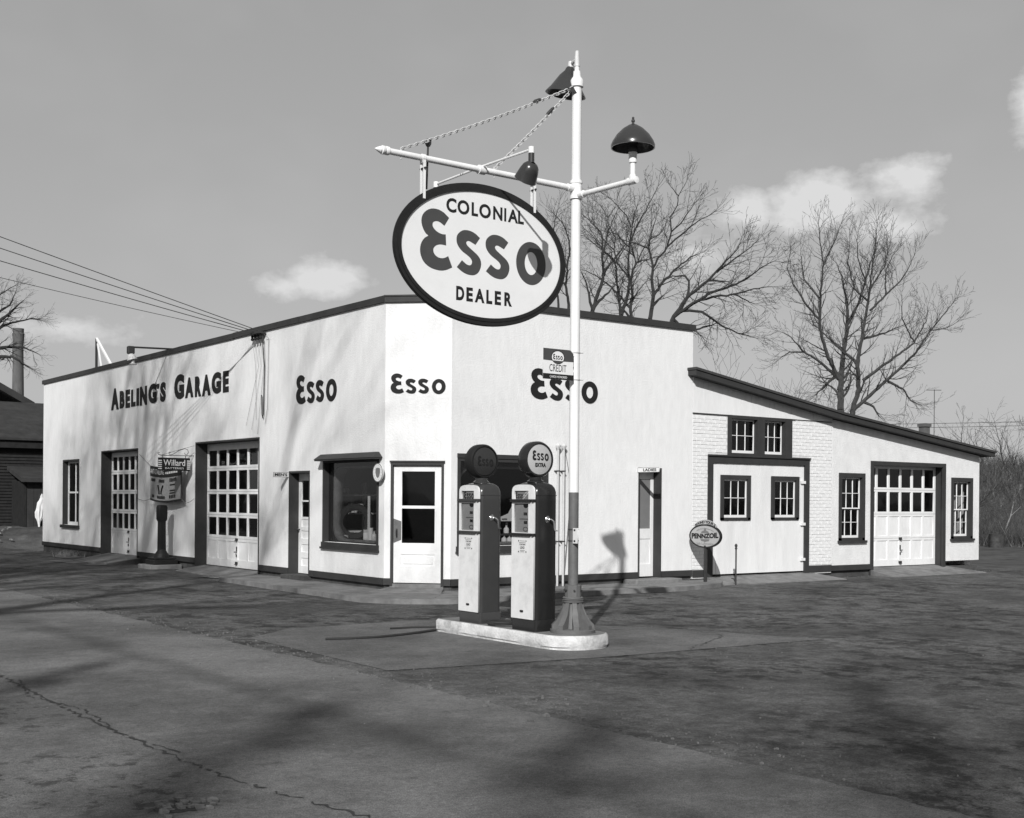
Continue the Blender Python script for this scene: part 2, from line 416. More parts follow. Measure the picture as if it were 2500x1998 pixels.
class Plane3:
    """right-handed drawing plane: origin, right and up vectors; normal = right x up"""
    def __init__(s, o, r, u=(0, 0, 1)):
        s.o = Vector(o); s.r = Vector(r).normalized(); s.u = Vector(u).normalized(); s.n = s.r.cross(s.u)
    def __call__(s, x, y, w=0): return s.o + s.r * x + s.u * y + s.n * w
def put(me, P, name, m, parent, x=0, y=0, sx=1, sy=1, w0=0.0, w1=0.01, arc=None):
    """place a flat mesh (z -0.5..0.5) on a drawing plane"""
    off = world_of(parent) if parent is not None else Vector((0, 0, 0))
    for v in me.vertices:
        q = P(x + v.co.x * sx, y + v.co.y * sy, w0 + (v.co.z + 0.5) * (w1 - w0))
        v.co = q - off
    return finish(name, me, m, parent)
def shape(P, loops, name, m, parent, w0=0.0, w1=0.004):
    return put(curve_mesh(loops, 0.5, name), P, name, m, parent, w0=w0, w1=w1)
def esso(P, x, y, wd, ht, m, parent, w0=0.0, w1=0.01, gap=1.0, name='letter'):
    sx = wd / 1.669; sy = ht / 0.643
    for ch, dx, _, loops in ESSO:
        put(curve_mesh(loops, 0.5, name), P, name, m, parent, x + dx * sx, y, sx, sy, w0, w1)
def text_mesh(s, off=0.0, ext=0.5):
    cu = bpy.data.curves.new('t', 'FONT'); cu.body = s; cu.size = 1.0; cu.offset = off; cu.extrude = ext
    cu.resolution_u = 4
    ob = bpy.data.objects.new('t', cu)
    me = bpy.data.meshes.new_from_object(ob)
    bpy.data.objects.remove(ob); bpy.data.curves.remove(cu)
    return me
def text(P, s, x, y, wd, ht, m, parent, off=0.015, w0=0.0, w1=0.003, name='lettering', fn=None):
    """lettering fitted to the box x..x+wd, y..y+ht on plane P (fn maps box coordinates to bend the line)"""
    me = text_mesh(s, off)
    xs = [v.co.x for v in me.vertices]; ys = [v.co.y for v in me.vertices]
    x0, x1, y0, y1 = min(xs), max(xs), min(ys), max(ys)
    for v in me.vertices:
        a = (v.co.x - x0) / (x1 - x0) * wd; b = (v.co.y - y0) / (y1 - y0) * ht
        if fn: a, b = fn(a, b)
        v.co.x = a; v.co.y = b
    return put(me, P, name, m, parent, x, y, 1, 1, w0, w1)

# ------------------------------------------------------------------ ground, street, yard, walk
def sheet(name, loop, z, m, sub=None):
    me = curve_mesh([loop], 0.0, name)
    for v in me.vertices: v.co.z = z
    o = finish(name, me, m); return struct(o)
def rough_edge(p0, p1, n, amp, rnd):
    out = []
    for i in range(n):
        t = i / n
        out.append((p0[0] + (p1[0] - p0[0]) * t + rnd.uniform(-amp, amp), p0[1] + (p1[1] - p0[1]) * t + rnd.uniform(-amp, amp)))
    return out
g = MB(); S_ = 900
g.add([(-S_, -S_, -0.06), (S_, -S_, -0.06), (S_, S_, -0.06), (-S_, S_, -0.06)], [(0, 1, 2, 3)])
struct(g.build('ground', 'dirt', recalc=False))
rn = random.Random(3)
sheet('street', [(-15.5, -90), (-5.2, -90)] + rough_edge((-5.2, -60), (-5.2, -16), 30, 0.03, rn) + rough_edge((-5.2, -16), (-5.15, 14), 220, 0.035, rn)
      + rough_edge((-5.15, 14), (-5.15, 60), 30, 0.04, rn) + [(-5.2, 140), (-15.5, 140)], 0.0, 'street')
sheet('yard', [(-6.0, -70), (24, -70)] + rough_edge((24, -40), (21.5, -2.5), 20, 0.2, rn) + rough_edge((21.0, -2.5), (17.5, 0.9), 24, 0.06, rn)
      + [(16.9, 1.0), (-0.4, 1.0), (-0.3, 22.4)] + rough_edge((-0.4, 22.4), (-6.0, 22.8), 14, 0.25, rn), -0.004, 'yard')
sheet('far_verge', [(-40, -90), (-15.4, -90), (-15.4, 140), (-40, 140)], -0.02, 'dirt')

# sealed cracks and slab joints
def crack(name, pts, w, z, rnd, parent=None, m='tar'):
    v = []; f = []
    P = []
    for i in range(len(pts) - 1):
        a, b = Vector(pts[i] + (0,)), Vector(pts[i + 1] + (0,)); k = max(2, int((b - a).length / 0.055))
        P += [a.lerp(b, t / k) for t in range(k)]
    P.append(Vector(pts[-1] + (0,)))
    for i, p in enumerate(P):
        t = (P[min(i + 1, len(P) - 1)] - P[max(0, i - 1)]).normalized(); n = Vector((-t.y, t.x, 0))
        c = p + n * rnd.gauss(0, w * 0.5); ww = w * rnd.uniform(0.15, 1.0)
        v += [tuple(c + n * ww / 2 + Vector((0, 0, z))), tuple(c - n * ww / 2 + Vector((0, 0, z)))]
        if i and rnd.random() > 0.13: f.append((2 * i - 2, 2 * i - 1, 2 * i + 1, 2 * i))
    mb = MB(); mb.add(v, f)
    return struct(mb.build(name, m, recalc=False))
crack('pavement_crack', [(-8.1, 30), (-8.08, -5.8), (-8.14, -8.9), (-8.08, -11.0), (-7.8, -12.6), (-8.1, -16)], 0.032, 0.004, rn)
crack('pavement_crack', [(-8.0, -6.2), (-8.2, -7.2), (-8.03, -8.1), (-8.15, -9.4), (-8.02, -10.1)], 0.022, 0.005, rn)
crack('pavement_joint', [(-4.95, -7.5), (-3.6, -7.75), (-2.4, -7.9), (-0.9, -8.0), (0.95, -8.05)], 0.022, 0.003, rn)
crack('pavement_joint', [(-8.0, 1.5), (-6.5, -1.0), (-5.6, -1.6)], 0.02, 0.004, rn)
crack('pavement_joint', [(-1.6, -5.4), (0.4, -6.2), (0.2, -7.1), (-1.2, -7.9)], 0.03, 0.003, rn)

# paler slab round the pump island
rq = random.Random(8)
sheet('pump_apron', [(-4.9, -7.52), (-2.4, -7.88), (0.9, -8.03)] + [(0.45 + rq.uniform(-0.05, 0.05), -6.6), (0.1, -5.8), (-0.6, -5.0), (-0.9, -3.9), (-2.2, -3.4), (-4.0, -3.5), (-4.85, -4.2)], 0.0005, 'slab')
# concrete walk round the corner with its raised kerb
walk = [(0.2, 6.0), (-0.35, 5.75), (-1.1, 5.42), (-1.15, 2.3), (-1.2, -0.45), (-1.02, -0.78), (-0.45, -1.33), (-0.1, -1.48), (1.6, -1.38), (3.6, -1.24), (5.2, -1.34),
        (5.9, -1.12), (6.6, -0.93), (7.05, -0.5), (7.1, 0.2), (0.7, 0.2), (0.2, 0.7)]
def rag(loop, step, amp, rnd):
    out = []
    for i, a in enumerate(loop):
        b = loop[(i + 1) % len(loop)]; d = math.hypot(b[0] - a[0], b[1] - a[1]); k = max(1, int(d / step))
        for j in range(k):
            t = j / k; out.append((a[0] + (b[0] - a[0]) * t + rnd.uniform(-amp, amp), a[1] + (b[1] - a[1]) * t + rnd.uniform(-amp, amp)))
    return out
me = curve_mesh([rag(walk, 0.12, 0.012, rn)], 0.05, 'walk')
for v in me.vertices:
    v.co.z += 0.03
    if v.co.z > 0.05: v.co.z = 0.08
struct(finish('walk', me, 'concrete'))
# slab joints of the walk
for a, b in (((-1.1, -0.62), (-0.35, -1.29)), ((-0.35, -1.29), (0.42, -0.42)), ((2.0, -1.3), (2.05, -0.05)), ((4.4, -1.25), (4.4, -0.05)), ((-1.1, 1.5), (-0.05, 1.5)), ((-1.1, 3.4), (-0.05, 3.4))):
    crack('walk_joint', [a, b], 0.014, 0.085, rn)
# concrete door aprons
def apron(name, top, low, m='concrete'):
    """sloping slab: four top corners, thickness down to the ground"""
    mb = MB(); b = [(x, y, -0.05) for x, y, z in top]
    mb.hexa(b + list(top))
    return struct(mb.build(name, m))
apron('apron', [(0.25, 15.9, 0.135), (0.25, 13.02, 0.135), (-1.05, 12.3, 0.03), (-1.15, 14.6, 0.02)], 0)
apron('apron', [(0.25, 9.35, 0.12), (0.25, 5.95, 0.12), (-0.62, 5.85, 0.02), (-0.5, 9.2, 0.015)], 0)
apron('apron', [(12.5, 0.3, 0.165), (15.4, 0.3, 0.165), (15.9, -0.75, 0.01), (12.3, -0.7, 0.01)], 0)
apron('apron', [(7.15, 0.2, 0.155), (10.3, 0.2, 0.155), (10.7, -0.7, 0.01), (7.0, -0.6, 0.01)], 0)
for lp, z in (([(-1.0, 16.6), (-0.4, 16.9), (-0.3, 16.2), (-0.9, 15.9)], 0.012), ([(-1.75, 14.8), (-1.1, 14.9), (-1.0, 13.6), (-1.6, 13.2)], 0.008), ([(-1.6, 13.0), (-1.0, 12.9), (-1.05, 12.2), (-1.5, 12.3)], 0.01),
              ([(-0.95, 6.9), (-0.5, 6.9), (-0.45, 5.9), (-0.8, 5.7)], 0.012)):
    me = curve_mesh([rag(lp, 0.15, 0.05, rn)], 0.0, 'concrete_patch')
    for v in me.vertices: v.co.z = z
    struct(finish('concrete_patch', me, 'concrete'))

# ------------------------------------------------------------------ terrain behind: bank on the left, brushy hill on the right
def terrain(name, x0, x1, y0, y1, nx, ny, fn, m):
    mb = MB(); vs_ = []; fs = []
    for j in range(ny + 1):
        for i in range(nx + 1):
            x = x0 + (x1 - x0) * i / nx; y = y0 + (y1 - y0) * j / ny; vs_.append((x, y, fn(x, y)))
    for j in range(ny):
        for i in range(nx):
            a = j * (nx + 1) + i; fs.append((a, a + 1, a + nx + 2, a + nx + 1))
    mb.add(vs_, fs); o = mb.build(name, m, smooth=True, recalc=False); return struct(o)
def sm(a, b, x):
    t = max(0, min(1, (x - a) / (b - a))); return t * t * (3 - 2 * t)
terrain('bank', -5, 14, 22.2, 60, 60, 60, lambda x, y: -0.08 + 0.66 * sm(22.2, 25.2, y + 0.25 * math.sin(x * 1.7) + 0.2 * math.sin(x * 4.1 + y)) * sm(-5, -3, x) + 0.03 * math.sin(x * 5 + y * 3), 'dirt')
def hill(x, y):
    d = (x - 26) * 0.803 + (y - 8) * 0.6
    return -0.1 - 0.25 * sm(-6, 2, d) + 3.3 * sm(9, 19, d + 0.8 * math.sin(y * 0.35) + 0.5 * math.sin(x * 0.9)) + 0.05 * math.sin(x * 3.1) * math.cos(y * 2.3)
terrain('hillside', 17.8, 140, -45, 120, 120, 130, hill, 'dirt')

# ------------------------------------------------------------------ main garage building
ZP, ZT, CH = 0.28, 5.23, 0.84
B = thing('garage_building', (0, 0, 0), 'white stucco corner garage with chamfered entrance and dark coping', 'building')
open_L = {'win': (17.80, 19.32, 0.84, 2.74), 'd1': (13.06, 15.89, 0.12, 2.91), 'd2': (5.91, 9.31, 0.11, 2.935), 'men': (3.65, 4.535, 0.17, 2.205), 'shop': (1.03, 3.11, 0.85, 2.40)}
open_R = {'shop': (0.97, 2.985, 0.85, 2.40), 'lad': (5.225, 5.84, 0.16, 2.32)}
def notched(u0, u1, z0, z1, opens):
    """wall outline whose bottom edge runs up and over the openings that reach the ground; the others are holes"""
    lp = [(u0, z0)]; holes = []
    for a, b, c, d in sorted(opens):
        if c <= z0 + 0.01: lp += [(a, z0), (a, d), (b, d), (b, z0)]
        else: holes.append(rect(a, b, c, d))
    return [lp + [(u1, z0), (u1, z1), (u0, z1)]] + holes
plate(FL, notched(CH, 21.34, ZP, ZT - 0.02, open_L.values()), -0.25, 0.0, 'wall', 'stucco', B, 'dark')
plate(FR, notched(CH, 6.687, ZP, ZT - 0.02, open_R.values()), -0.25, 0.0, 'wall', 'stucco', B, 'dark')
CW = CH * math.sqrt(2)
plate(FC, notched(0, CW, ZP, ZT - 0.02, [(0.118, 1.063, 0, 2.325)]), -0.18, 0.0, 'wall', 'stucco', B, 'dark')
bk = MB(); bk.box(0.251, 6.687, 21.09, 21.338, 0.2, ZT - 0.02); bk.build('wall', 'stucco', B)
bk = MB(); bk.box(6.437, 6.685, 0.251, 21.08, 0.2, ZT - 0.02)
bk.build('wall', 'stucco', B)
rf = MB(); rf.add([(0.2, 0.9, 4.75), (0.9, 0.2, 4.75), (6.45, 0.2, 4.75), (6.45, 21.1, 4.75), (0.2, 21.1, 4.75)], [(0, 1, 2, 3, 4)]); rf.build('roof', 'roofing', B, recalc=False)
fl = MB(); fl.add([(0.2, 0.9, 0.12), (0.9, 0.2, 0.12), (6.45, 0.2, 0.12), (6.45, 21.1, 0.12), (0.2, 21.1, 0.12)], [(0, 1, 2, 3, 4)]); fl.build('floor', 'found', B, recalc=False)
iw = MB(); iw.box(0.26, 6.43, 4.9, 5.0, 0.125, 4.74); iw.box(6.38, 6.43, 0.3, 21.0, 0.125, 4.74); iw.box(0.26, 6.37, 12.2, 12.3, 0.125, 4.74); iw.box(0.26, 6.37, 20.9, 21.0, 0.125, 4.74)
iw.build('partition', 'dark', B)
# coping, in lengths that do not quite line up
PJ0 = random.Random(78)
ca = [CH - 0.01, 4.1, 7.2, 10.3, 13.4, 16.5, 19.2, 21.39]
for i in range(7):
    dz = PJ0.uniform(-0.006, 0.006); cp = MB(); cp.fbox(FL, ca[i] + (0.003 if i else 0), ca[i + 1], ZT - 0.115 + dz, ZT + dz * 0.6, -0.3, 0.045 + PJ0.uniform(-0.004, 0.003)); cp.build('coping', 'trim', B)
cp = MB(); cp.fbox(FR, CH - 0.01, 6.73, ZT - 0.117, ZT - 0.001, -0.3, 0.045); cp.build('coping', 'trim', B)
cp = MB(); cp.fbox(FC, -0.012, CW + 0.012, ZT - 0.119, ZT - 0.002, -0.2, 0.048); cp.fbox(FC, -0.02, CW + 0.02, ZT - 0.022, ZT + 0.004, -0.2, 0.062); cp.build('coping', 'trim', B)
# plinth boards and recessed foundation
def plinth(F, runs, z0=0.165):
    for a, b in runs:
        p = MB(); p.fbox(F, a, b, z0, ZP + 0.001, -0.06, 0.028); p.build('plinth', 'trim', B)
        p = MB(); p.fbox(F, a, b, -0.1, z0 - 0.001, -0.1, -0.03); p.build('foundation', 'found', B)
plinth(FL, [(CH - 0.0, 3.64), (4.545, 5.90), (9.32, 13.05), (15.90, 21.34)])
plinth(FR, [(CH, 5.215), (5.85, 6.685)])
plinth(FC, [(-0.005, 0.116), (1.066, CW + 0.005)])

def frame_boxes(F, u0, u1, z0, z1, t, w0, w1, sill=False, head=None):
    """jambs and head lining an opening (inside its edges)"""
    h = head or t
    m = MB(); m.fbox(F, u0, u0 + t, z0, z1 - h, w0, w1); m.fbox(F, u1 - t, u1, z0, z1 - h, w0, w1); m.fbox(F, u0, u1, z1 - h, z1, w0, w1)
    if sill: m.fbox(F, u0, u1, z0 - t, z0 - 0.001, w0, w1)
    return m
PJ = random.Random(77)
def pane(F, u0, u1, z0, z1, w, parent, tint='glass'):
    p = MB(); j = [PJ.uniform(-0.0016, 0.0016) for _ in range(4)]     # old panes never lie quite true
    p.hexa([F(u0, z0, w - 0.003 + j[0]), F(u1, z0, w - 0.003 + j[1]), F(u1, z0, w + j[1]), F(u0, z0, w + j[0]), F(u0, z1, w - 0.003 + j[2]), F(u1, z1, w - 0.003 + j[3]), F(u1, z1, w + j[3]), F(u0, z1, w + j[2])])
    return p.build('pane', tint, parent)

def garage_door(F, u0, u1, z0, z1, w, ncol, rows, nglass, parent, label=None):
    """sectional door: rails and stiles as one slab with openings, panes and raised panels as pieces. rows: list of (zlo, zhi) from the top down"""
    d = thing_part('garage_door', parent)
    st = 0.075; pit = (u1 - u0 - st) / ncol
    holes = []
    cells = []
    for r, (a, b) in enumerate(rows):
        for c in range(ncol):
            ca = u0 + st + c * pit; cb = ca + pit - st
            cells.append((r, ca, cb, a, b)); holes.append(rect(ca, cb, a, b))
    # section by section, so that the horizontal joints show
    edges = [z1]
    for i in range(len(rows) - 1): edges.append((rows[i][0] + rows[i + 1][1]) / 2)
    edges.append(z0)
    first = None
    for i in range(len(rows)):
        lo, hi = edges[i + 1] + 0.003, edges[i] - 0.003
        hs = [rect(ca, cb, a, b) for (r, ca, cb, a, b) in cells if r == i]
        o = plate(F, [rect(u0, u1, lo, hi)] + hs, w - 0.04, w, 'door_section', 'white', parent if first is None else first)
        if first is None: first = o; o.name = 'garage_door'
    for r, ca, cb, a, b in cells:
        if r < nglass: pane(F, ca - 0.004, cb + 0.004, a - 0.004, b + 0.004, w - 0.018, first)
        else:
            p = MB(); p.fbox(F, ca - 0.003, cb + 0.003, a - 0.003, b + 0.003, w - 0.035, w - 0.016); p.build('panel', 'white', first)
    uc = (u0 + u1) / 2
    for dz, nm in ((rows[-1][1] + 0.055, 'handle'), (rows[-1][1] - 0.16, 'lock'), (rows[-1][0] - 0.06, 'handle')):
        h = MB()
        if nm == 'handle':
            h.fbox(F, uc - 0.055, uc + 0.055, dz - 0.03, dz + 0.02, w, w + 0.02); h.fbox(F, uc - 0.04, uc + 0.04, dz - 0.045, dz - 0.03, w + 0.001, w + 0.04)
        else:
            h.fbox(F, uc - 0.02, uc + 0.02, dz - 0.05, dz + 0.05, w, w + 0.012); h.fbox(F, uc - 0.012, uc + 0.05, dz - 0.08, dz - 0.06, w + 0.001, w + 0.05)
            h2 = MB(); h2.fbox(F, uc - 0.012, uc + 0.012, dz - 0.18, dz - 0.12, w, w + 0.02); h2.build('keyhole', 'iron', first)
        h.build(nm, 'iron', first)
    return first
def thing_part(name, parent): return None

# --- street side: window, two garage doors, men's door, shop window
def sash_window(F, u0, u1, z0, z1, parent, tw=0.1, proud=0.02, cols=3, rows=2, double=True, sill=True, depth=0.1, side=None):
    """dark casing standing round a white sash with glazing bars; each pane is its own piece"""
    fr = frame_boxes(F, u0, u1, z0, z1, tw, -depth - 0.02, proud)
    fr.fbox(F, u0, u1, z0 - 0.001, z0 + tw * 0.6, -depth - 0.02, proud)
    if sill: fr.fbox(F, u0 - 0.03, u1 + 0.03, z0 - 0.055, z0 - 0.002, -depth, proud + 0.045)
    wn = fr.build('window', 'trim', parent)
    a, b, c, d = u0 + tw, u1 - tw, z0 + tw * 0.6, z1 - tw
    halves = [(c, (c + d) / 2, -depth + 0.0), ((c + d) / 2 - 0.03, d, -depth + 0.035)] if double else [(c, d, -depth + 0.02)]
    for (lo, hi, w) in halves:
        s = 0.034; bar = 0.012
        holes = []
        bot = s * 1.6 if lo == c else s * 0.8
        pw = (b - a - 2 * s - (cols - 1) * bar) / cols; ph = (hi - lo - s - bot - (rows - 1) * bar) / rows
        for i in range(cols):
            for j in range(rows):
                x = a + s + i * (pw + bar); y = lo + bot + j * (ph + bar); holes.append(rect(x, x + pw, y, y + ph))
        sa = plate(F, [rect(a + 0.001, b - 0.001, lo + 0.001, hi)] + holes, w - 0.03, w, 'sash', 'white', wn)
        for h in holes: pane(F, h[0][0] - 0.003, h[1][0] + 0.003, h[0][1] - 0.003, h[2][1] + 0.003, w - 0.012, wn)
    return wn
# tall plain window far left (deep reveal)
o = open_L['win']
fr = frame_boxes(FL, o[0], o[1], o[2], o[3], 0.05, -0.24, 0.012); fr.fbox(FL, o[0] - 0.06, o[1] + 0.06, o[2] - 0.09, o[2] - 0.002, -0.2, 0.07)
wn = fr.build('window', 'trim', B)
hs = []
for i in range(2):
    for (lo, hi) in ((o[2] + 0.09, 1.76), (1.81, o[3] - 0.1)):
        x = o[0] + 0.13 + i * 0.65; hs.append(rect(x, x + 0.61, lo, hi))
plate(FL, [rect(o[0] + 0.051, o[1] - 0.051, o[2] + 0.001, o[3] - 0.051)] + hs, -0.17, -0.13, 'sash', 'white', wn)
for h in hs: pane(FL, h[0][0] - 0.003, h[1][0] + 0.003, h[0][1] - 0.003, h[2][1] + 0.003, -0.145, wn)
for k, nc in (('d1', 6), ('d2', 6)):
    o = open_L[k]
    frame_boxes(FL, o[0], o[1], 0.0, o[3], 0.03, -0.27, 0.012, head=0.035).build('door_frame', 'trim', B)
    garage_door(FL, o[0] + 0.035, o[1] - 0.035, o[2] + 0.015, o[3] - 0.04, -0.268, nc, [(2.385, 2.74), (1.855, 2.275), (1.335, 1.75), (0.825, 1.225), (0.295, 0.70)], 4, B)
# men's door
o = open_L['men']
frame_boxes(FL, o[0], o[1], 0.10, o[3], 0.025, -0.24, 0.012, head=0.04).build('door_frame', 'trim', B)
hs = [rect(o[0] + 0.15, o[1] - 0.15, 1.30, 1.60), rect(o[0] + 0.15, o[1] - 0.15, 1.63, 2.02)]
pn = [rect(o[0] + 0.15, o[1] - 0.15, a, a + 0.155) for a in (0.33, 0.60, 0.87, 1.10)]
md = plate(FL, [rect(o[0] + 0.027, o[1] - 0.027, 0.18, o[3] - 0.042)] + hs + pn, -0.24, -0.2, 'door', 'white', B)
for h in hs: pane(FL, h[0][0] - 0.003, h[1][0] + 0.003, h[0][1] - 0.003, h[2][1] + 0.003, -0.215, md)
for h in pn:
    q = MB(); q.fbox(FL, h[0][0] - 0.003, h[1][0] + 0.003, h[0][1] - 0.003, h[2][1] + 0.003, -0.235, -0.215); q.build('panel', 'white', md)
q = MB(); q.lathe([(0.0, 0.075), (0.02, 0.07), (0.028, 0.055), (0.02, 0.04), (0.009, 0.03), (0.009, 0.0)], FL(o[1] - 0.09, 1.05, -0.2), (-1, 0, 0), 10); q.build('door_knob', 'iron', md, True)
q = MB(); q.fbox(FL, o[0] - 0.05, o[1] + 0.03, 0.05, 0.165, -0.2, 0.16); q.build('step', 'found', B)
# shop windows (one on each side of the corner door) with rounded inner mat and projecting hood
def shop_window(F, u0, u1, hood):
    fr = frame_boxes(F, u0, u1, 0.85, 2.40, 0.06, -0.14, 0.014)
    fr.fbox(F, u0 - 0.02, u1 + 0.02, 0.76, 0.849, -0.14, 0.03); fr.fbox(F, u0 - 0.03, u1 + 0.03, 0.72, 0.759, -0.1, 0.055)
    wn = fr.build('window', 'trim', B)
    pane(F, u0 + 0.058, u1 - 0.058, 0.852, 2.342, -0.09, wn)
    r = 0.3; a, b, c, d = u0 + 0.12, u1 - 0.12, 0.87, 2.27
    lp = []
    for cx, cz, t0 in ((b - r, d - r, 0), (a + r, d - r, 90), (a + r, c + r, 180), (b - r, c + r, 270)):
        lp += [(cx + r * math.cos(R(t0 + k * 9)), cz + r * math.sin(R(t0 + k * 9))) for k in range(11)]
    plate(F, [rect(u0 + 0.061, u1 - 0.061, 0.853, 2.339), lp], -0.15, -0.125, 'inner_frame', 'trim', wn)
    plate(F, [[(x + (0.035 if x < (a + b) / 2 else -0.035) * 0, z) for x, z in lp], [((x - (a + b) / 2) * 0.955 + (a + b) / 2, (z - (c + d) / 2) * 0.945 + (c + d) / 2) for x, z in lp]], -0.35, -0.151, 'window_reveal', 'concrete', wn)
    hd = MB()
    if hood:
        hd.hexa([F(u0 - 0.12, 2.40, 0.0), F(u1 + 0.02, 2.40, 0.0), F(u1 + 0.02, 2.40, 0.2), F(u0 - 0.12, 2.40, 0.2), F(u0 + 0.0, 2.50, 0.0), F(u1 - 0.0, 2.50, 0.0), F(u1 - 0.0, 2.50, 0.06), F(u0 + 0.0, 2.50, 0.06)])
        hd.fbox(F, u0 - 0.11, u1 + 0.01, 2.37, 2.399, 0.0, 0.19)
    else:
        hd.fbox(F, u0 - 0.005, u1 + 0.005, 2.40, 2.475, -0.02, 0.03)
    hd.build('hood', 'trim', B)
    return wn
shop_window(FL, 1.03, 3.11, True)
shop_window(FR, 0.97, 2.985, False)
# corner door
fr = frame_boxes(FC, 0.118, 1.063, 0.13, 2.325, 0.042, -0.16, 0.03, head=0.06)
fr.fbox(FC, 0.10, 1.081, 2.31, 2.34, 0.0, 0.045); fr.build('door_frame', 'trim', B)
hs = [rect(0.305, 0.895, 0.90, 1.505), rect(0.305, 0.895, 1.555, 2.155)]; pn = [rect(0.30, 0.90, 0.50, 0.70)]
cd = plate(FC, [rect(0.163, 1.018, 0.205, 2.26)] + hs + pn, -0.08, -0.035, 'door', 'white', B)
for h in hs: pane(FC, h[0][0] - 0.003, h[1][0] + 0.003, h[0][1] - 0.003, h[2][1] + 0.003, -0.055, cd)
q = MB(); q.fbox(FC, 0.297, 0.903, 0.497, 0.703, -0.078, -0.05); q.fbox(FC, 0.34, 0.86, 0.535, 0.665, -0.0501, -0.04); q.build('panel', 'white', cd)
plate(FC, [[(0.165, 0.90), (0.165, 1.325), (0.30, 1.28), (0.30, 0.955)]], -0.0349, -0.031, 'lock_plate', 'polegrey', cd)
q = MB(); q.fbox(FC, 0.21, 0.235, 1.0, 1.15, -0.03, -0.02); q.tube([FC(0.222, 1.13, -0.02), FC(0.222, 1.12, 0.03), FC(0.222, 1.03, 0.03), FC(0.222, 1.02, -0.02)], 0.009, 6); q.build('handle', 'iron', cd)
q = MB(); q.hexa([FC(0.10, 0.0, -0.16), FC(1.08, 0.0, -0.16), FC(1.08, 0.0, 0.06), FC(0.10, 0.0, 0.06), FC(0.12, 0.19, -0.16), FC(1.06, 0.19, -0.16), FC(1.06, 0.19, 0.02), FC(0.12, 0.19, 0.02)])
q.hexa([FC(0.05, 0.0, 0.06), FC(1.13, 0.0, 0.06), FC(1.15, 0.0, 0.62), FC(-0.1, 0.0, 0.62), FC(0.10, 0.13, 0.06), FC(1.08, 0.13, 0.06), FC(1.15, 0.088, 0.6), FC(-0.1, 0.088, 0.6)])
q.build('step', 'concrete', B)
# ladies' door
o = open_R['lad']
frame_boxes(FR, o[0], o[1], 0.13, o[3], 0.022, -0.245, 0.012, head=0.05).build('door_frame', 'trim', B)
hs = [rect(o[0] + 0.10, o[1] - 0.10, 1.12, 2.10)]; pn = [rect(o[0] + 0.10, o[1] - 0.10, 0.42, 0.92)]
ld = plate(FR, [rect(o[0] + 0.024, o[1] - 0.024, 0.175, o[3] - 0.052)] + hs + pn, -0.24, -0.2, 'door', 'white', B)
q = MB(); q.fbox(FR, hs[0][0][0] - 0.003, hs[0][1][0] + 0.003, 1.117, 2.103, -0.225, -0.212); q.build('pane', mat('frosted_glass', 0.17, 0.05, 5, 0.35), ld)
q = MB(); q.fbox(FR, pn[0][0][0] - 0.003, pn[0][1][0] + 0.003, 0.417, 0.923, -0.23, -0.215); q.build('panel', 'white', ld)
q = MB(); q.fbox(FR, o[0] - 0.35, o[1] + 0.25, 0.03, 0.155, -0.1, 0.36); q.build('step', 'concrete', B, bevel=0.012)

# --- lettering on the walls (raised letters)
PL = Plane3((0, 0, 0), (0, -1, 0)); PR = Plane3((0, 0, 0), (1, 0, 0)); PC = Plane3((0, 0.84, 0), (_s, -_s, 0))
esso(PL, -4.245, 3.515, 1.65, 0.565, 'letter', B, 0.001, 0.012)
esso(PR, 2.565, 3.52, 1.60, 0.56, 'letter', B, 0.001, 0.012)
esso(PC, 0.10, 3.515, 0.98, 0.35, 'letter', B, 0.001, 0.012)
def letters_run(P, glyphs, parent, w1=0.012):
    for ch, x, y, wd, ht in glyphs: text(P, ch, x, y, wd, ht, 'letter', parent, 0.062, 0.001, w1, 'letter')
# ABELING'S GARAGE: first letters taller; left edges and widths along the wall
gl = [('A', -15.12, 3.98, 0.59, 0.57), ('B', -14.45, 3.99, 0.35, 0.46), ('E', -14.00, 3.98, 0.32, 0.47), ('L', -13.59, 3.99, 0.32, 0.44), ('I', -13.20, 3.99, 0.18, 0.45), ('N', -12.95, 3.98, 0.49, 0.48), ('G', -12.35, 3.99, 0.55, 0.49), ("'", -11.78, 4.33, 0.16, 0.12), ('S', -11.55, 3.99, 0.36, 0.48), ('G', -10.64, 3.99, 0.61, 0.59), ('A', -9.96, 3.99, 0.49, 0.47), ('R', -9.37, 3.98, 0.36, 0.47), ('A', -8.96, 3.97, 0.49, 0.48), ('G', -8.41, 3.98, 0.51, 0.48), ('E', -7.79, 3.98, 0.30, 0.47)]
letters_run(PL, gl, B)

# ------------------------------------------------------------------ annex: painted brick bay, roughcast bay, shed roof
A = thing('annex_building', (6.72, 0, 0), 'low white annex of painted brick and roughcast under a sloping dark roof', 'building')
def rz(x): return 4.31 - 0.149 * (x - 6.7) if x < 11.05 else 3.662 - 0.116 * (x - 11.05)     # top of the roof edge
BD = (7.135, 10.27, 0.0, 2.63); UW = (7.705, 9.69, 2.632, 3.465)
w1_ = (7.52, 8.41, 1.285, 2.22); w2_ = (9.07, 9.93, 1.285, 2.22)
RW = (11.305, 12.23, 0.81, 2.335); GD = (12.435, 15.335, 0.0, 2.63); FW = (15.57, 16.475, 0.80, 2.30)
plate(FR, [[(6.70, 0.1), (BD[0], 0.1), (BD[0], BD[3]), (UW[0], BD[3]), (UW[0], 3.44), (6.70, 3.44)]], -0.25, -0.0055, 'wall', 'mortar', A, 'dark')
plate(FR, [[(BD[1], 0.1), (11.04, 0.1), (11.04, 3.44), (UW[1], 3.44), (UW[1], BD[3]), (BD[1], BD[3])]], -0.25, -0.0055, 'wall', 'mortar', A, 'dark')
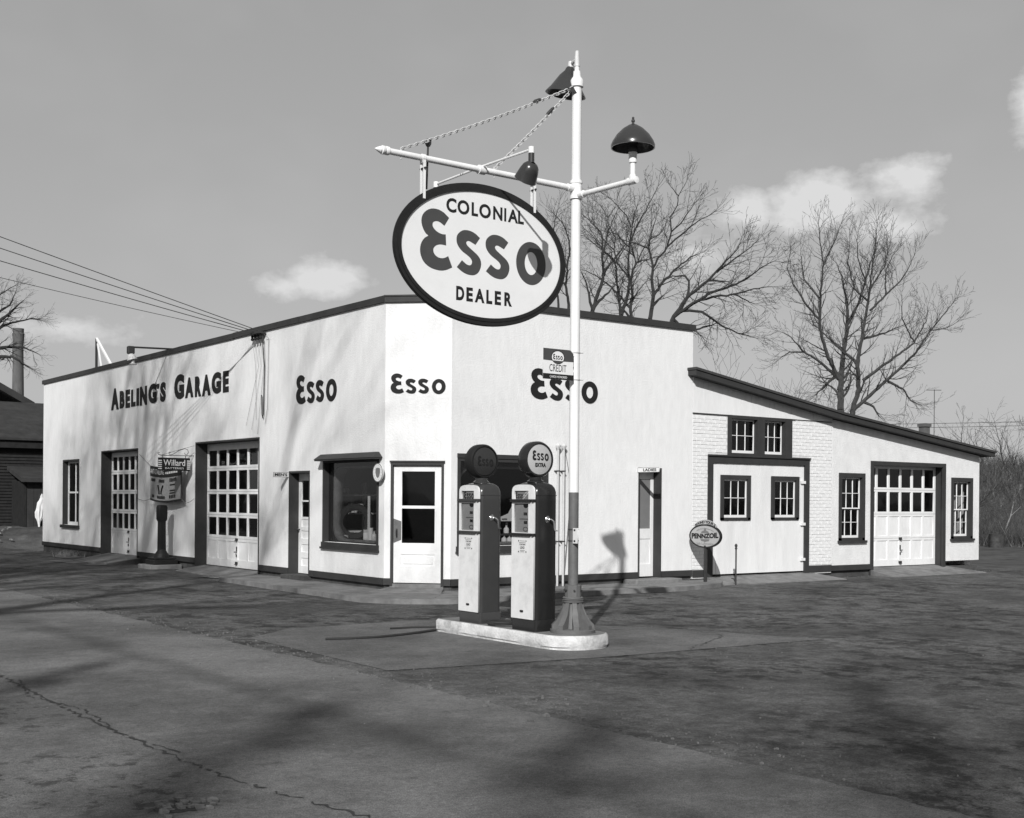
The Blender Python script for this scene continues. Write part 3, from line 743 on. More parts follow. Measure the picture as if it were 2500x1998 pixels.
plate(FR, [[(11.05, 0.26), (GD[0], 0.26), (GD[0], GD[3]), (GD[1], GD[3]), (GD[1], 0.26), (16.76, 0.26), (16.76, rz(16.76) - 0.14), (11.05, rz(11.06) - 0.14)], rect(*RW), rect(*FW)], -0.25, -0.02, 'wall', 'stucco2', A, 'dark')
bk = MB(); bk.hexa([(16.51, 0.26, 0.1), (16.76, 0.26, 0.1), (16.76, 9.0, 0.1), (16.51, 9.0, 0.1), (16.51, 0.26, 2.83), (16.76, 0.26, 2.83), (16.76, 9.0, 2.83), (16.51, 9.0, 2.83)]); bk.box(6.69, 16.5, 8.8, 9.0, 0.1, 2.9)
bk.build('wall', 'stucco2', A)
fl = MB(); fl.add([(6.7, 0.2, 0.14), (16.5, 0.2, 0.14), (16.5, 8.9, 0.14), (6.7, 8.9, 0.14)], [(0, 1, 2, 3)]); fl.build('floor', 'found', A, recalc=False)
iw = MB(); iw.box(6.7, 16.5, 5.0, 5.1, 0.145, 2.8); iw.box(11.1, 11.2, 0.3, 4.9, 0.145, 3.0); iw.build('partition', 'dark', A)
# bricks, each laid with its own slight unevenness
rb = random.Random(11)
def brick_mesh(L_, nm):
    mb = MB(); h = 0.064; d = 0.03; b = 0.004
    mb.hexa([(0, 0, 0), (L_, 0, 0), (L_, d, 0), (0, d, 0), (0, 0, h), (L_, 0, h), (L_, d, h), (0, d, h)])
    me = bpy.data.meshes.new(nm); me.from_pydata(mb.v, [], mb.f)
    bm = bmesh.new(); bm.from_mesh(me); bmesh.ops.recalc_face_normals(bm, faces=bm.faces)
    bmesh.ops.bevel(bm, geom=[e for e in bm.edges if all(v.co.y < 0.001 for v in e.verts)], offset=b, segments=1, affect='EDGES')
    bm.to_mesh(me); bm.free(); me.materials.append(M['brick']); return me
BM = [brick_mesh(0.206, 'brick') for _ in range(1)]
wallA = [c for c in bpy.data.objects if c.parent == A and c.name.startswith('wall')][0]
nb = 0
zz = 0.29; row = 0
while zz < 3.40:
    segs = []
    lo, hi = 6.705, 11.035
    if zz < 2.63: segs = [(lo, BD[0] - 0.004), (BD[1] + 0.004, hi)]
    else: segs = [(lo, UW[0] - 0.004), (UW[1] + 0.004, hi)]
    for a, b in segs:
        x = a - (0.108 if row % 2 else 0.0)
        while x < b - 0.02:
            x0 = max(x, a); x1 = min(x + 0.206, b)
            if x1 - x0 > 0.035:
                br = bpy.data.objects.new('brick', BM[0]); COL.objects.link(br); br.parent = wallA
                br.location = Vector((x0, 0.0 + rb.uniform(-0.004, 0.003), zz + rb.uniform(-0.002, 0.002))) - world_of(wallA)
                br.scale = ((x1 - x0) / 0.206, 1, 1); br.rotation_euler = (rb.uniform(-0.018, 0.018), rb.uniform(-0.005, 0.005), rb.uniform(-0.008, 0.008)); nb += 1
            x += 0.2155
    zz += 0.0745; row += 1
print('bricks', nb)
# gable boards above the brick
x = 6.71; i = 0
while x < 11.04:
    xb = min(x + 0.138, 11.045); dw = rb.uniform(-0.003, 0.003)
    q = MB(); z0 = 3.465
    q.hexa([FR(x, z0, -0.06), FR(xb, z0, -0.06), FR(xb, z0, dw), FR(x, z0, dw), FR(x, rz(x) - 0.13, -0.06), FR(xb, rz(xb) - 0.13, -0.06), FR(xb, rz(xb) - 0.13, dw), FR(x, rz(x) - 0.13, dw)])
    q.build('plank', 'wood', A); x += 0.142
q = MB(); q.fbox(FR, 6.70, 7.70, 3.44, 3.464, -0.05, 0.012); q.fbox(FR, 9.70, 9.80, 3.44, 3.464, -0.05, 0.012); q.build('drip_board', 'trim', A)
# roof: two slopes with fascia and soffit
def roof_seg(x0, x1, z0, z1, y0, y1, nm, m, th):
    q = MB(); q.hexa([(x0, y0, z0 - th), (x1, y0, z1 - th), (x1, y1, z1 - th), (x0, y1, z0 - th), (x0, y0, z0), (x1, y0, z1), (x1, y1, z1), (x0, y1, z0)]); return q.build(nm, m, A)
roof_seg(6.53, 11.06, rz(6.53) + 0.02, rz(11.04) + 0.02, -0.262, 9.2, 'roof', 'roofing', 0.05)
roof_seg(11.061, 17.08, rz(11.06) + 0.02, rz(17.08) + 0.02, -0.262, 9.2, 'roof', 'roofing', 0.05)
roof_seg(6.55, 11.05, rz(6.55) - 0.031, rz(11.04) - 0.031, -0.237, -0.21, 'fascia', 'trim', 0.112)
roof_seg(11.051, 17.05, rz(11.06) - 0.031, rz(17.05) - 0.031, -0.232, -0.205, 'fascia', 'trim', 0.105)
roof_seg(6.55, 11.05, rz(6.55) - 0.031, rz(11.04) - 0.031, -0.209, -0.003, 'soffit', 'trim', 0.1)
roof_seg(11.051, 17.05, rz(11.06) - 0.031, rz(17.05) - 0.031, -0.204, -0.003, 'soffit', 'trim', 0.095)
roof_seg(16.765, 17.05, rz(16.765) - 0.031, rz(17.05) - 0.031, 0.0, 9.1, 'soffit', 'trim', 0.1)
# plinth strips
for a, b, z0, z1 in ((6.72, 7.13, 0.13, 0.275), (10.275, 11.04, 0.13, 0.275), (11.05, 12.43, 0.14, 0.259)):
    q = MB(); q.fbox(FR, a, b, z0, z1, -0.1, 0.014); q.build('plinth', 'trim', A)
q = MB(); q.fbox(FR, 6.7, 16.75, -0.1, 0.129, -0.2, -0.06); q.build('foundation', 'found', A)
# board doors
fr = frame_boxes(FR, BD[0], BD[1], 0.12, BD[3], 0.145, -0.12, 0.02, head=0.165); fr.fbox(FR, BD[0] - 0.01, BD[1] + 0.01, 2.6, 2.632, 0.0, 0.05)
fr.build('door_frame', 'trim', A)
mid = 8.70
for lo, hi, win in ((BD[0] + 0.147, mid - 0.004, w1_), (mid + 0.004, BD[1] - 0.147, w2_)):
    bk = MB(); bk.fbox(FR, lo, hi, 0.175, 0.5, -0.06, -0.045); bk.fbox(FR, lo, hi, 2.3, 2.45, -0.06, -0.045); dr = bk.build('door', 'wood', A)
    n = 12; pw = (hi - lo) / n
    for i in range(n):
        a, b = lo + i * pw + 0.002, lo + (i + 1) * pw - 0.002; dw = rb.uniform(-0.003, 0.003)
        rs = [(0.17, 2.462)]
        if b > win[0] + 0.03 and a < win[1] - 0.03: rs = [(0.17, win[2] + 0.01), (win[3] - 0.01, 2.462)]
        for z0, z1 in rs:
            q = MB(); q.fbox(FR, a, b, z0, z1, -0.043, -0.018 + dw); q.build('plank', 'wood', dr)
    sash_window(FR, win[0], win[1], win[2], win[3], A, 0.085, 0.012, 3, 2, False, False, 0.055)
q = MB()
for z in (2.1, 1.19, 0.42):
    q.fbox(FR, BD[1] - 0.27, BD[1] - 0.13, z - 0.03, z + 0.03, -0.014, 0.024)
q.build('hinge', 'wood', A)
# upper pair of windows
fr = MB(); fr.fbox(FR, UW[0], UW[0] + 0.11, UW[2], UW[3], -0.15, 0.02); fr.fbox(FR, UW[1] - 0.22, UW[1], UW[2], UW[3], -0.15, 0.02); fr.fbox(FR, 8.60, 8.82, UW[2], UW[3], -0.15, 0.018)
fr.fbox(FR, UW[0] + 0.111, UW[1] - 0.221, UW[3] - 0.07, UW[3], -0.15, 0.016); fr.fbox(FR, UW[0] + 0.111, UW[1] - 0.221, UW[2], UW[2] + 0.05, -0.15, 0.016)
wn = fr.build('window', 'trim', A)
for a, b in ((UW[0] + 0.111, 8.599), (8.821, UW[1] - 0.221)):
    hs = []; s = 0.024; bar = 0.011; c, d = UW[2] + 0.051, UW[3] - 0.071
    pw = (b - a - 2 * s - 2 * bar) / 3; ph = (d - c - 0.07 - bar - 0.02) / 2
    for i in range(3):
        for j in range(2): hs.append(rect(a + s + i * (pw + bar), a + s + i * (pw + bar) + pw, c + 0.06 + j * (ph + bar), c + 0.06 + j * (ph + bar) + ph))
    plate(FR, [rect(a, b, c, d)] + hs, -0.12, -0.09, 'sash', 'white', wn)
    for h in hs: pane(FR, h[0][0] - 0.003, h[1][0] + 0.003, h[0][1] - 0.003, h[2][1] + 0.003, -0.102, wn)
sash_window(FR, *RW, A, 0.095, 0.0, 3, 2, True, True, 0.12)
sash_window(FR, *FW, A, 0.095, 0.0, 3, 2, True, True, 0.12)
fr = frame_boxes(FR, GD[0], GD[1], 0.0, GD[3], 0.11, -0.05, 0.0, head=0.09); fr.build('door_frame', 'trim', A)
q = MB(); q.fbox(FR, GD[0] + 0.02, GD[0] + 0.05, 0.1, GD[3] - 0.02, -0.27, -0.051); q.fbox(FR, GD[1] - 0.05, GD[1] - 0.02, 0.1, GD[3] - 0.02, -0.27, -0.051); q.fbox(FR, GD[0] + 0.02, GD[1] - 0.02, GD[3] - 0.05, GD[3] - 0.019, -0.27, -0.051); q.build('door_frame', 'trim', A)
garage_door(FR, GD[0] + 0.055, GD[1] - 0.055, 0.175, 2.56, -0.26, 6, [(2.03, 2.47), (1.46, 1.925), (0.885, 1.345), (0.325, 0.775)], 2, A)
q = MB(); q.fbox(FR, 11.045, 11.075, 0.3, 3.45, -0.02, -0.006); q.build('joint_strip', 'stucco', A)

# ------------------------------------------------------------------ pump island
def rrect(cx, cy, a, b, r, n=6):
    out = []
    for sx, sy, t0 in ((1, 1, 0), (-1, 1, 90), (-1, -1, 180), (1, -1, 270)):
        for k in range(n + 1):
            t = R(t0 + 90 * k / n); out.append((cx + sx * (a - r) + r * math.cos(t), cy + sy * (b - r) + r * math.sin(t)))
    return out
def stack_loops(mb, loops, cap=True):
    """loops: list of (points2d, z) with equal counts"""
    n = len(loops[0][0]); o = len(mb.v)
    for pts, z in loops: mb.v += [(x, y, z) for x, y in pts]
    for i in range(len(loops) - 1):
        for k in range(n): mb.f.append((o + i * n + k, o + i * n + (k + 1) % n, o + (i + 1) * n + (k + 1) % n, o + (i + 1) * n + k))
    if cap:
        mb.f.append(tuple(o + k for k in range(n - 1, -1, -1))); mb.f.append(tuple(o + (len(loops) - 1) * n + k for k in range(n)))
    return mb
I = thing('pump_island', (-2.13, -6.05, 0), 'low whitewashed concrete island with rounded end under the two pumps', 'island')
def isl(off):
    lp = []
    a, y0, y1 = 0.42 - off, -7.33 + off, -4.68 - off; r = 0.34
    for cx, cy, t0, t1, rr in ((-2.13, y0 + r, 180, 360, None),):
        for k in range(25):
            t = R(t0 + (t1 - t0) * k / 24); lp.append((-2.13 + a * math.cos(t), y0 + r + r * math.sin(t)))
    rr = 0.1
    for k in range(7): t = R(90 * k / 6); lp.append((-2.13 + a - rr + rr * math.cos(t), y1 - rr + rr * math.sin(t)))
    for k in range(7): t = R(90 + 90 * k / 6); lp.append((-2.13 - a + rr + rr * math.cos(t), y1 - rr + rr * math.sin(t)))
    return lp
rk = random.Random(5)
def jl(lp, a): return [(x + rk.uniform(-a, a), y + rk.uniform(-a, a)) for x, y in lp]
def densify(lp, step):
    out = []
    for i, p in enumerate(lp):
        q = lp[(i + 1) % len(lp)]; d = math.hypot(q[0] - p[0], q[1] - p[1]); k = max(1, int(d / step))
        out += [(p[0] + (q[0] - p[0]) * t / k, p[1] + (q[1] - p[1]) * t / k) for t in range(k)]
    return out
base_lp = densify(isl(0), 0.09)
def shrink(lp, d): return [(-2.13 + (x + 2.13) * (1 - d / 0.42), -6.0 + (y + 6.0) * (1 - d / 1.32)) for x, y in lp]
mb = MB(); stack_loops(mb, [(jl(shrink(base_lp, 0.012), 0.004), -0.05), (jl(shrink(base_lp, 0.012), 0.006), 0.02), (jl(base_lp, 0.004), 0.035), (jl(base_lp, 0.004), 0.13), (jl(shrink(base_lp, 0.012), 0.003), 0.152), (shrink(base_lp, 0.03), 0.158)], False)
mb.build('kerb', 'kerbpaint', I, True)
me = curve_mesh([shrink(base_lp, 0.028)], 0.0, 'slab')
for v in me.vertices: v.co = Vector((v.co.x + 2.13, v.co.y + 6.05, 0.157))
finish('slab', me, 'concrete', I)

# ------------------------------------------------------------------ petrol pumps
def make_pump(y, body, label, brand, globe_dark):
    T = thing('fuel_pump', (-2.292, y, 0.158), label, 'fuel pump', 'fuel pumps on the island')
    ox, oy, oz = -2.292, y, 0.158
    a, b = 0.162, 0.222
    mb = MB(); stack_loops(mb, [(rrect(ox, oy, a + 0.008, b + 0.008, 0.035), oz), (rrect(ox, oy, a + 0.008, b + 0.008, 0.035), oz + 0.125), (rrect(ox, oy, a + 0.002, b + 0.002, 0.04), oz + 0.135)])
    mb.build('base', body, T, True)
    L = []
    for z, ins in ((0.136, 0), (1.5, 0), (1.61, 0.0), (1.655, 0.012), (1.69, 0.035), (1.71, 0.068), (1.72, 0.11)):
        L.append((rrect(ox, oy, a - ins, b - ins, max(0.06 - ins * 0.2, 0.02)), oz + z))
    mb = MB(); stack_loops(mb, L); mb.build('body', body, T, True)
    mb = MB(); stack_loops(mb, [(rrect(ox, oy, a + 0.004, b + 0.004, 0.047), oz + 1.565), (rrect(ox, oy, a + 0.004, b + 0.004, 0.047), oz + 1.572)]); mb.build('seam', body, T, True)
    P = Plane3((ox - a, oy, oz), (0, -1, 0))                    # front face (towards the street)
    # white enamel front panel with arched top
    lp = [(-0.212, 0.137), (0.212, 0.137), (0.212, 1.60)]
    for k in range(1, 12):
        t = math.pi * k / 12; c = math.cos(t); lp.append((0.212 * (abs(c) ** 0.55) * (1 if c >= 0 else -1), 1.60 + 0.092 * math.sin(t) ** 0.7))
    lp.append((-0.212, 1.60))
    scr = rect(-0.16, 0.105, 1.515, 1.62); win = rect(-0.165, 0.105, 1.135, 1.468)
    fp = shape(P, [lp, scr, win], 'front_panel', 'pumpwhite', T, 0.001, 0.022)
    shape(P, [scr], 'name_plate', 'grey', fp, 0.0005, 0.006)
    # glass dial window
    dl = shape(P, [win], 'dial', 'dial', fp, 0.0005, 0.006)
    q = MB(); q.hexa([P(-0.163, 1.137, 0.017), P(0.103, 1.137, 0.017), P(0.103, 1.137, 0.019), P(-0.163, 1.137, 0.019), P(-0.163, 1.466, 0.017), P(0.103, 1.466, 0.017), P(0.103, 1.466, 0.019), P(-0.163, 1.466, 0.019)]); q.build('pane', 'glass', fp)
    shape(P, [[(-0.01, 1.468), (0.09, 1.468), (0.085, 1.44), (0.06, 1.42), (0.02, 1.42), (-0.005, 1.44)]], 'dial_mark', 'letter', dl, 0.006, 0.0075)
    for x0, x1, z in ((0.0, 0.07, 1.335), (0.005, 0.07, 1.235)):
        for k in range(3):
            xx = x0 + (x1 - x0) * k / 3; shape(P, [rect(xx, xx + 0.018, z, z + 0.034)], 'counter', 'letter', dl, 0.006, 0.0078)
    shape(P, [rect(-0.08, 0.095, 1.287, 1.297)], 'counter', 'grey', dl, 0.006, 0.0078)
    shape(P, [oval(0.035, 1.175, 0.05, 0.028, 24), oval(0.035, 1.175, 0.036, 0.018, 20)], 'counter', 'grey', dl, 0.006, 0.0078)
    for z in (1.488, 1.095):
        mb = MB()
        for x0, x1, w in ((-0.222, 0.165, 0.05), (0.185, 0.222, 0.045)):
            q = MB(); q.hexa([P(x0, z, 0.0), P(x1, z, 0.0), P(x1, z, w), P(x0, z, w), P(x0, z + 0.034, 0.0), P(x1, z + 0.034, 0.0), P(x1, z + 0.034, w), P(x0, z + 0.034, w)])
            q.build('trim_bar', body, T, bevel=0.004)
    if brand == 'plain':
        esso(P, -0.125, 1.524, 0.21, 0.092, 'letter', fp, 0.007, 0.009, name='lettering')
    else:
        esso(P, -0.155, 1.53, 0.135, 0.075, 'letter', fp, 0.007, 0.009, name='lettering')
        q = Plane3(P(-0.015, 1.515, 0), (0, -math.cos(R(38)), math.sin(R(38))), (0, math.sin(R(38)), math.cos(R(38))))
        shape(q, [rect(0.0, 0.135, 0.0, 0.034)], 'name_plate', 'dial', fp, 0.007, 0.009)
        text(q, 'EXTRA', 0.008, 0.007, 0.118, 0.02, 'letter', fp, 0.03, 0.0095, 0.011)
    # lead notice
    nt_ = shape(P, [rect(-0.085, 0.085, 0.90, 1.05)], 'notice', 'paper', fp, 0.0225, 0.0235)
    for s, z, w_, h in (('CONTAINS', 0.987, 0.115, 0.02), ('LEAD', 0.947, 0.085, 0.03)): text(P, s, -w_ / 2, z, w_, h, 'letter', nt_, 0.02, 0.0237, 0.0245)
    for x in (-0.08, 0.062):
        for z in (0.905, 1.03): shape(P, [rect(x, x + 0.016, z, z + 0.016)], 'notice_mark', 'letter', nt_, 0.0237, 0.0245)
    for z, w_ in ((1.035, 0.10), (1.015, 0.13), (0.925, 0.09), (0.91, 0.07)): shape(P, [rect(-w_ / 2, w_ / 2, z, z + 0.006)], 'notice_line', 'grey', nt_, 0.0237, 0.0245)
    shape(P, [rrect(-0.005, 0.225, 0.03, 0.012, 0.011)], 'latch', 'black', fp, 0.0225, 0.03)
    # crank on the side towards the camera
    mb = MB(); c = Vector((ox + 0.015, oy - b, oz + 1.29))
    mb.lathe([(0.0, 0.03), (0.018, 0.028), (0.03, 0.012), (0.042, 0.0)], c, (0, -1, 0), 14)
    mb.build('crank_boss', 'chrome', T, True)
    mb = MB(); mb.tube([c + Vector((0, -0.02, 0)), c + Vector((0, -0.065, 0)), c + Vector((0.022, -0.08, -0.02)), c + Vector((0.03, -0.08, -0.10)), c + Vector((0.035, -0.085, -0.125)), c + Vector((0.065, -0.1, -0.13))], [0.011, 0.011, 0.01, 0.009, 0.008, 0.007], 8)
    mb.build('crank', 'chrome', T, True)
    # nozzle and hose on the far side
    n0 = Vector((ox - 0.03, oy + b, oz + 1.52))
    mb = MB(); mb.tube([n0 + Vector((0, 0.0, -0.12)), n0 + Vector((0, 0.07, -0.1)), n0 + Vector((0, 0.075, 0.02)), n0 + Vector((-0.02, 0.065, 0.1)), n0 + Vector((-0.05, 0.06, 0.13))], [0.02, 0.024, 0.026, 0.02, 0.012], 8)
    mb.build('nozzle', 'chrome', T, True)
    mb = MB(); h0 = n0 + Vector((0, 0.07, -0.12)); z0 = oz - h0.z
    mb.tube([h0, h0 + Vector((0.02, 0.06, -0.4)), h0 + Vector((0.05, 0.14, -0.8)), h0 + Vector((0.06, 0.2, z0 + 0.12)), h0 + Vector((0.08, 0.2, z0 + 0.03)), h0 + Vector((0.12, 0.1, z0 + 0.02)), h0 + Vector((0.14, -0.05, z0 + 0.02))], 0.017, 8)
    mb.build('hose', 'rubber', T, True)
    # round globe on top: rim, two lenses, collar
    mb = MB(); mb.lathe([(0.0, 1.718), (0.1, 1.718), (0.1, 1.735), (0.075, 1.75), (0.075, 1.79), (0.0, 1.80)], (ox, oy, oz), (0, 0, 1), 20); mb.build('globe_collar', body, T, True)
    gc = Vector((ox, oy, oz + 1.985)); rr = 0.212
    mb = MB(); mb.lathe([(rr * 0.86, 0.083), (rr * 0.93, 0.083), (rr, 0.055), (rr * 1.01, 0.0), (rr, -0.055), (rr * 0.93, -0.083), (rr * 0.86, -0.083), (rr * 0.86, -0.07), (rr * 0.86, 0.07), (rr * 0.86, 0.083)], gc, (0, -1, 0), 40)
    gb = mb.build('globe', 'black' if globe_dark else 'pumpdark', T, True)
    for s in (1, -1):
        mb = MB(); mb.lathe([(rr * 0.86, 0.06), (rr * 0.82, 0.075), (rr * 0.6, 0.084), (rr * 0.3, 0.089), (0.0001, 0.09)], gc, (0, -s, 0), 40)
        mb.build('globe_lens', 'globedark' if globe_dark else 'globe', gb, True)
    PG = Plane3(gc + Vector((0, -0.0905, 0)), (1, 0, 0))
    if globe_dark:
        esso(PG, -0.115, -0.055, 0.23, 0.12, 'black', gb, 0.0, 0.002, name='lettering')
    else:
        esso(PG, -0.115, -0.01, 0.235, 0.115, 'letter', gb, 0.0, 0.002, name='lettering')
        text(PG, 'EXTRA', -0.075, -0.085, 0.155, 0.045, 'letter', gb, 0.04, 0.0, 0.002)
    return T
make_pump(-5.355, 'pumpred', 'fuel pump with dark round globe, the left one of the pair', 'plain', True)
make_pump(-6.455, 'pumpdark', 'fuel pump with pale globe reading EXTRA, beside the sign pole', 'extra', False)
mb = MB(); cx, cy = -2.28, -5.86
mb.tube([(cx + (0.21 + 0.012 * math.sin(k)) * math.cos(k * 2 * math.pi / 20), cy + 0.17 * math.sin(k * 2 * math.pi / 20), 0.178 + 0.016 * (k / 20)) for k in range(38)], 0.017, 8)
tag(mb.build('hose_coil', 'rubber', None, True), 'dark rubber hose coiled on the island between the pumps', 'hose')
mb = MB(); mb.tube([(-4.18, -4.87, 0.012), (-3.9, -4.97, 0.012), (-3.55, -5.02, 0.013), (-3.2, -4.96, 0.014), (-2.85, -4.86, 0.016), (-2.56, -4.76, 0.02)], 0.016, 8)
tag(mb.build('bell_hose', 'rubber', None, True), 'long thin black signal hose lying on the ground left of the island', 'hose')
mb = MB(); mb.tube([(-2.92, -4.25, 0.01), (-2.6, -4.28, 0.01), (-2.3, -4.4, 0.01), (-2.1, -4.6, 0.012)], 0.014, 8)
tag(mb.build('bell_hose', 'rubber', None, True), 'short black hose end on the ground just behind the island', 'hose')

# ------------------------------------------------------------------ sign pole
PX, PY = -2.08, -6.9
P_ = thing('sign_pole', (PX, PY, 0.158), 'tall white sign pole with grey foot, lamps and arms on the island', 'sign pole')
mb = MB(); mb.lathe([(0.0, 0.158), (0.262, 0.158), (0.262, 0.19), (0.25, 0.2), (0.13, 0.205)], (PX, PY, 0), (0, 0, 1), 32); mb.build('foot_ring', 'polegrey', P_, True)
mb = MB(); mb.lathe([(0.135, 0.2), (0.125, 0.28), (0.105, 0.38), (0.092, 0.5), (0.0, 0.5)], (PX, PY, 0), (0, 0, 1), 16); mb.build('pedestal', 'polegrey', P_, True)
for k in range(8):
    t = 2 * math.pi * (k + 0.35) / 8; d = Vector((math.cos(t), math.sin(t), 0)); s = Vector((-d.y, d.x, 0)); c = Vector((PX, PY, 0))
    prof = [(0.245, 0.2), (0.245, 0.245), (0.2, 0.29), (0.155, 0.36), (0.125, 0.43), (0.11, 0.5), (0.08, 0.5), (0.08, 0.2)]
    mb = MB(); vs_ = []
    for e in (-1, 1):
        for r_, z in prof: vs_.append(c + d * r_ + s * e * (0.034 if r_ > 0.15 else 0.026) + Vector((0, 0, z)))
    n = len(prof); mb.add(vs_, [tuple(range(n)), tuple(range(2 * n - 1, n - 1, -1))] + [(i, (i + 1) % n, n + (i + 1) % n, n + i) for i in range(n)])
    mb.build('foot_fin', 'polegrey', P_)
mb = MB(); mb.lathe([(0.09, 0.5), (0.118, 0.5), (0.122, 0.512), (0.11, 0.52), (0.122, 0.53), (0.11, 0.54), (0.12, 0.55), (0.112, 0.562), (0.09, 0.562)], (PX, PY, 0), (0, 0, 1), 24); mb.build('collar', 'polegrey', P_, True)
mb = MB(); mb.lathe([(0.09, 0.563), (0.096, 0.563), (0.098, 0.70), (0.06, 0.702)], (PX, PY, 0), (0, 0, 1), 12); mb.build('sleeve', 'polegrey', P_)
for k in range(6):
    t = 2 * math.pi * k / 6; d = Vector((math.cos(t), math.sin(t), 0)); mb = MB(); mb.cyl(Vector((PX, PY, 0.64)) + d * 0.09, Vector((PX, PY, 0.64)) + d * 0.112, 0.012, n=6); mb.build('bolt', 'iron', P_)
mb = MB(); mb.cyl((PX, PY, 0.69), (PX, PY, 1.762), 0.0585, n=16); mb.build('lower_shaft', 'polegrey', P_, True)
mb = MB(); mb.cyl((PX, PY, 1.763), (PX, PY, 6.43), 0.0575, 0.056, n=16); mb.build('shaft', 'white', P_, True)
mb = MB(); mb.lathe([(0.06, 6.42), (0.075, 6.42), (0.076, 6.49), (0.066, 6.51), (0.045, 6.54), (0.042, 6.6), (0.0, 6.6)], (PX, PY, 0), (0, 0, 1), 18); mb.build('cap', 'white', P_, True)
mb = MB(); mb.cyl((PX, PY, 6.59), (PX, PY, 6.66), 0.028, n=12); mb.build('top_pipe', 'white', P_, True)
mb = MB(); mb.lathe([(0.0, 6.655), (0.034, 6.655), (0.034, 6.68), (0.031, 6.685), (0.028, 6.81), (0.02, 6.835), (0.0, 6.835)], (PX, PY, 0), (0, 0, 1), 12); mb.build('top_fitting', 'steel', P_, True)
mb = MB(); mb.lathe([(0.058, 5.13), (0.074, 5.13), (0.074, 5.16), (0.066, 5.17), (0.066, 5.3), (0.074, 5.31), (0.074, 5.34), (0.058, 5.34)], (PX, PY, 0), (0, 0, 1), 18); mb.build('crosshead', 'white', P_, True)
# sign arm over the street and lamp arm
mb = MB(); mb.lathe([(0.043, 0.05), (0.043, 0.13), (0.036, 0.135), (0.033, 2.5), (0.044, 2.5), (0.046, 2.53), (0.04, 2.54), (0.046, 2.55), (0.046, 2.58), (0.03, 2.585), (0.035, 2.6), (0.022, 2.63), (0.002, 2.665)], (PX, PY, 5.25), (-1, 0, 0), 14); mb.build('sign_arm', 'white', P_, True)
mb = MB(); mb.lathe([(0.042, 0.05), (0.042, 0.14), (0.032, 0.145), (0.031, 0.9), (0.042, 0.9), (0.042, 0.98), (0.036, 1.03), (0.0, 1.035)], (PX, PY, 5.17), (0, -1, -0.02), 14); mb.build('lamp_arm', 'white', P_, True)
ly = PY - 0.965
mb = MB(); mb.lathe([(0.04, 5.15), (0.04, 5.21), (0.03, 5.215), (0.03, 5.34), (0.044, 5.345), (0.046, 5.4), (0.042, 5.41), (0.046, 5.42), (0.048, 5.46), (0.0, 5.46)], (PX, ly, 0), (0, 0, 1), 14); mb.build('lamp_stem', 'white', P_, True)
mb = MB(); mb.lathe([(0.05, 5.455), (0.05, 5.52), (0.07, 5.6), (0.09, 5.62), (0.0, 5.62)], (PX, ly, 0), (0, 0, 1), 14); mb.build('lamp_socket', 'lamp', P_, True)
mb = MB(); mb.lathe([(0.228, 5.505), (0.24, 5.505), (0.241, 5.535), (0.225, 5.575), (0.18, 5.645), (0.115, 5.71), (0.05, 5.752), (0.02, 5.765), (0.0, 5.765), (0.0, 5.755), (0.05, 5.74), (0.11, 5.7), (0.172, 5.638), (0.216, 5.57), (0.228, 5.505)], (PX, ly, 0), (0, 0, 1), 36); mb.build('lamp_shade', 'lamp', P_, True)
mb = MB(); mb.lathe([(0.0, 5.76), (0.014, 5.765), (0.014, 5.785), (0.02, 5.79), (0.02, 5.81), (0.01, 5.815), (0.014, 5.825), (0.012, 5.84), (0.0, 5.845)], (PX, ly, 0), (0, 0, 1), 10); mb.build('finial', 'iron', P_, True)
# big cone floodlight at the top, behind the shaft
ax = Vector((0.16, 0.3, -0.9)).normalized(); c0 = Vector((PX + 0.01, PY + 0.13, 6.69))
mb = MB(); mb.lathe([(0.035, 0.0), (0.05, 0.02), (0.06, 0.05), (0.11, 0.11), (0.19, 0.25), (0.235, 0.31), (0.24, 0.32), (0.228, 0.315), (0.18, 0.25), (0.1, 0.12), (0.0, 0.11)], c0, (-0.08, 0.19, -1), 32); mb.build('flood_shade', 'lamp', P_, True)
mb = MB(); mb.cyl(c0 + Vector((0, 0, 0.06)), c0 + Vector((0, 0, -0.01)), 0.03, 0.038, 12); mb.build('flood_neck', 'steel', P_, True)
mb = MB(); mb.tube([(PX, PY, 6.74), (PX + 0.0, PY + 0.06, 6.73), c0 + Vector((0, 0, 0.03))], 0.02, 8); mb.build('flood_bracket', 'steel', P_, True)
# lamp rod across the sign arm with a reflector lamp at each end
rx = -3.41
mb = MB(); mb.tube([(rx, -7.77, 5.275), (rx, -6.9, 5.285), (rx, -6.02, 5.275)], 0.013, 8); mb.build('lamp_rod', 'white', P_, True)
mb = MB(); mb.lathe([(0.034, -0.04), (0.05, -0.04), (0.05, 0.04), (0.034, 0.04)], (rx, PY, 5.25), (1, 0, 0), 14); mb.build('rod_clamp', 'white', P_, True)
for yy, s in ((-7.79, 1), (-6.0, -1)):
    mb = MB(); mb.cyl((rx, yy, 5.235), (rx, yy, 5.30), 0.032, n=12); mb.build('lamp_cap', 'white', P_, True)
    mb = MB(); mb.lathe([(0.0, 0.0), (0.031, 0.0), (0.032, 0.10), (0.0, 0.10)], (rx, yy, 5.236), (0, 0, -1), 14); mb.build('lamp_neck', 'lamp', P_, True)
    mb = MB(); mb.lathe([(0.03, -0.045), (0.06, -0.03), (0.085, 0.0), (0.1, 0.05), (0.118, 0.15), (0.121, 0.155), (0.114, 0.15), (0.09, 0.04), (0.0, 0.02)], (rx, yy + s * 0.004, 5.10), (0, s * 0.62, -0.78), 24)
    mb.build('reflector', 'lamp', P_, True)
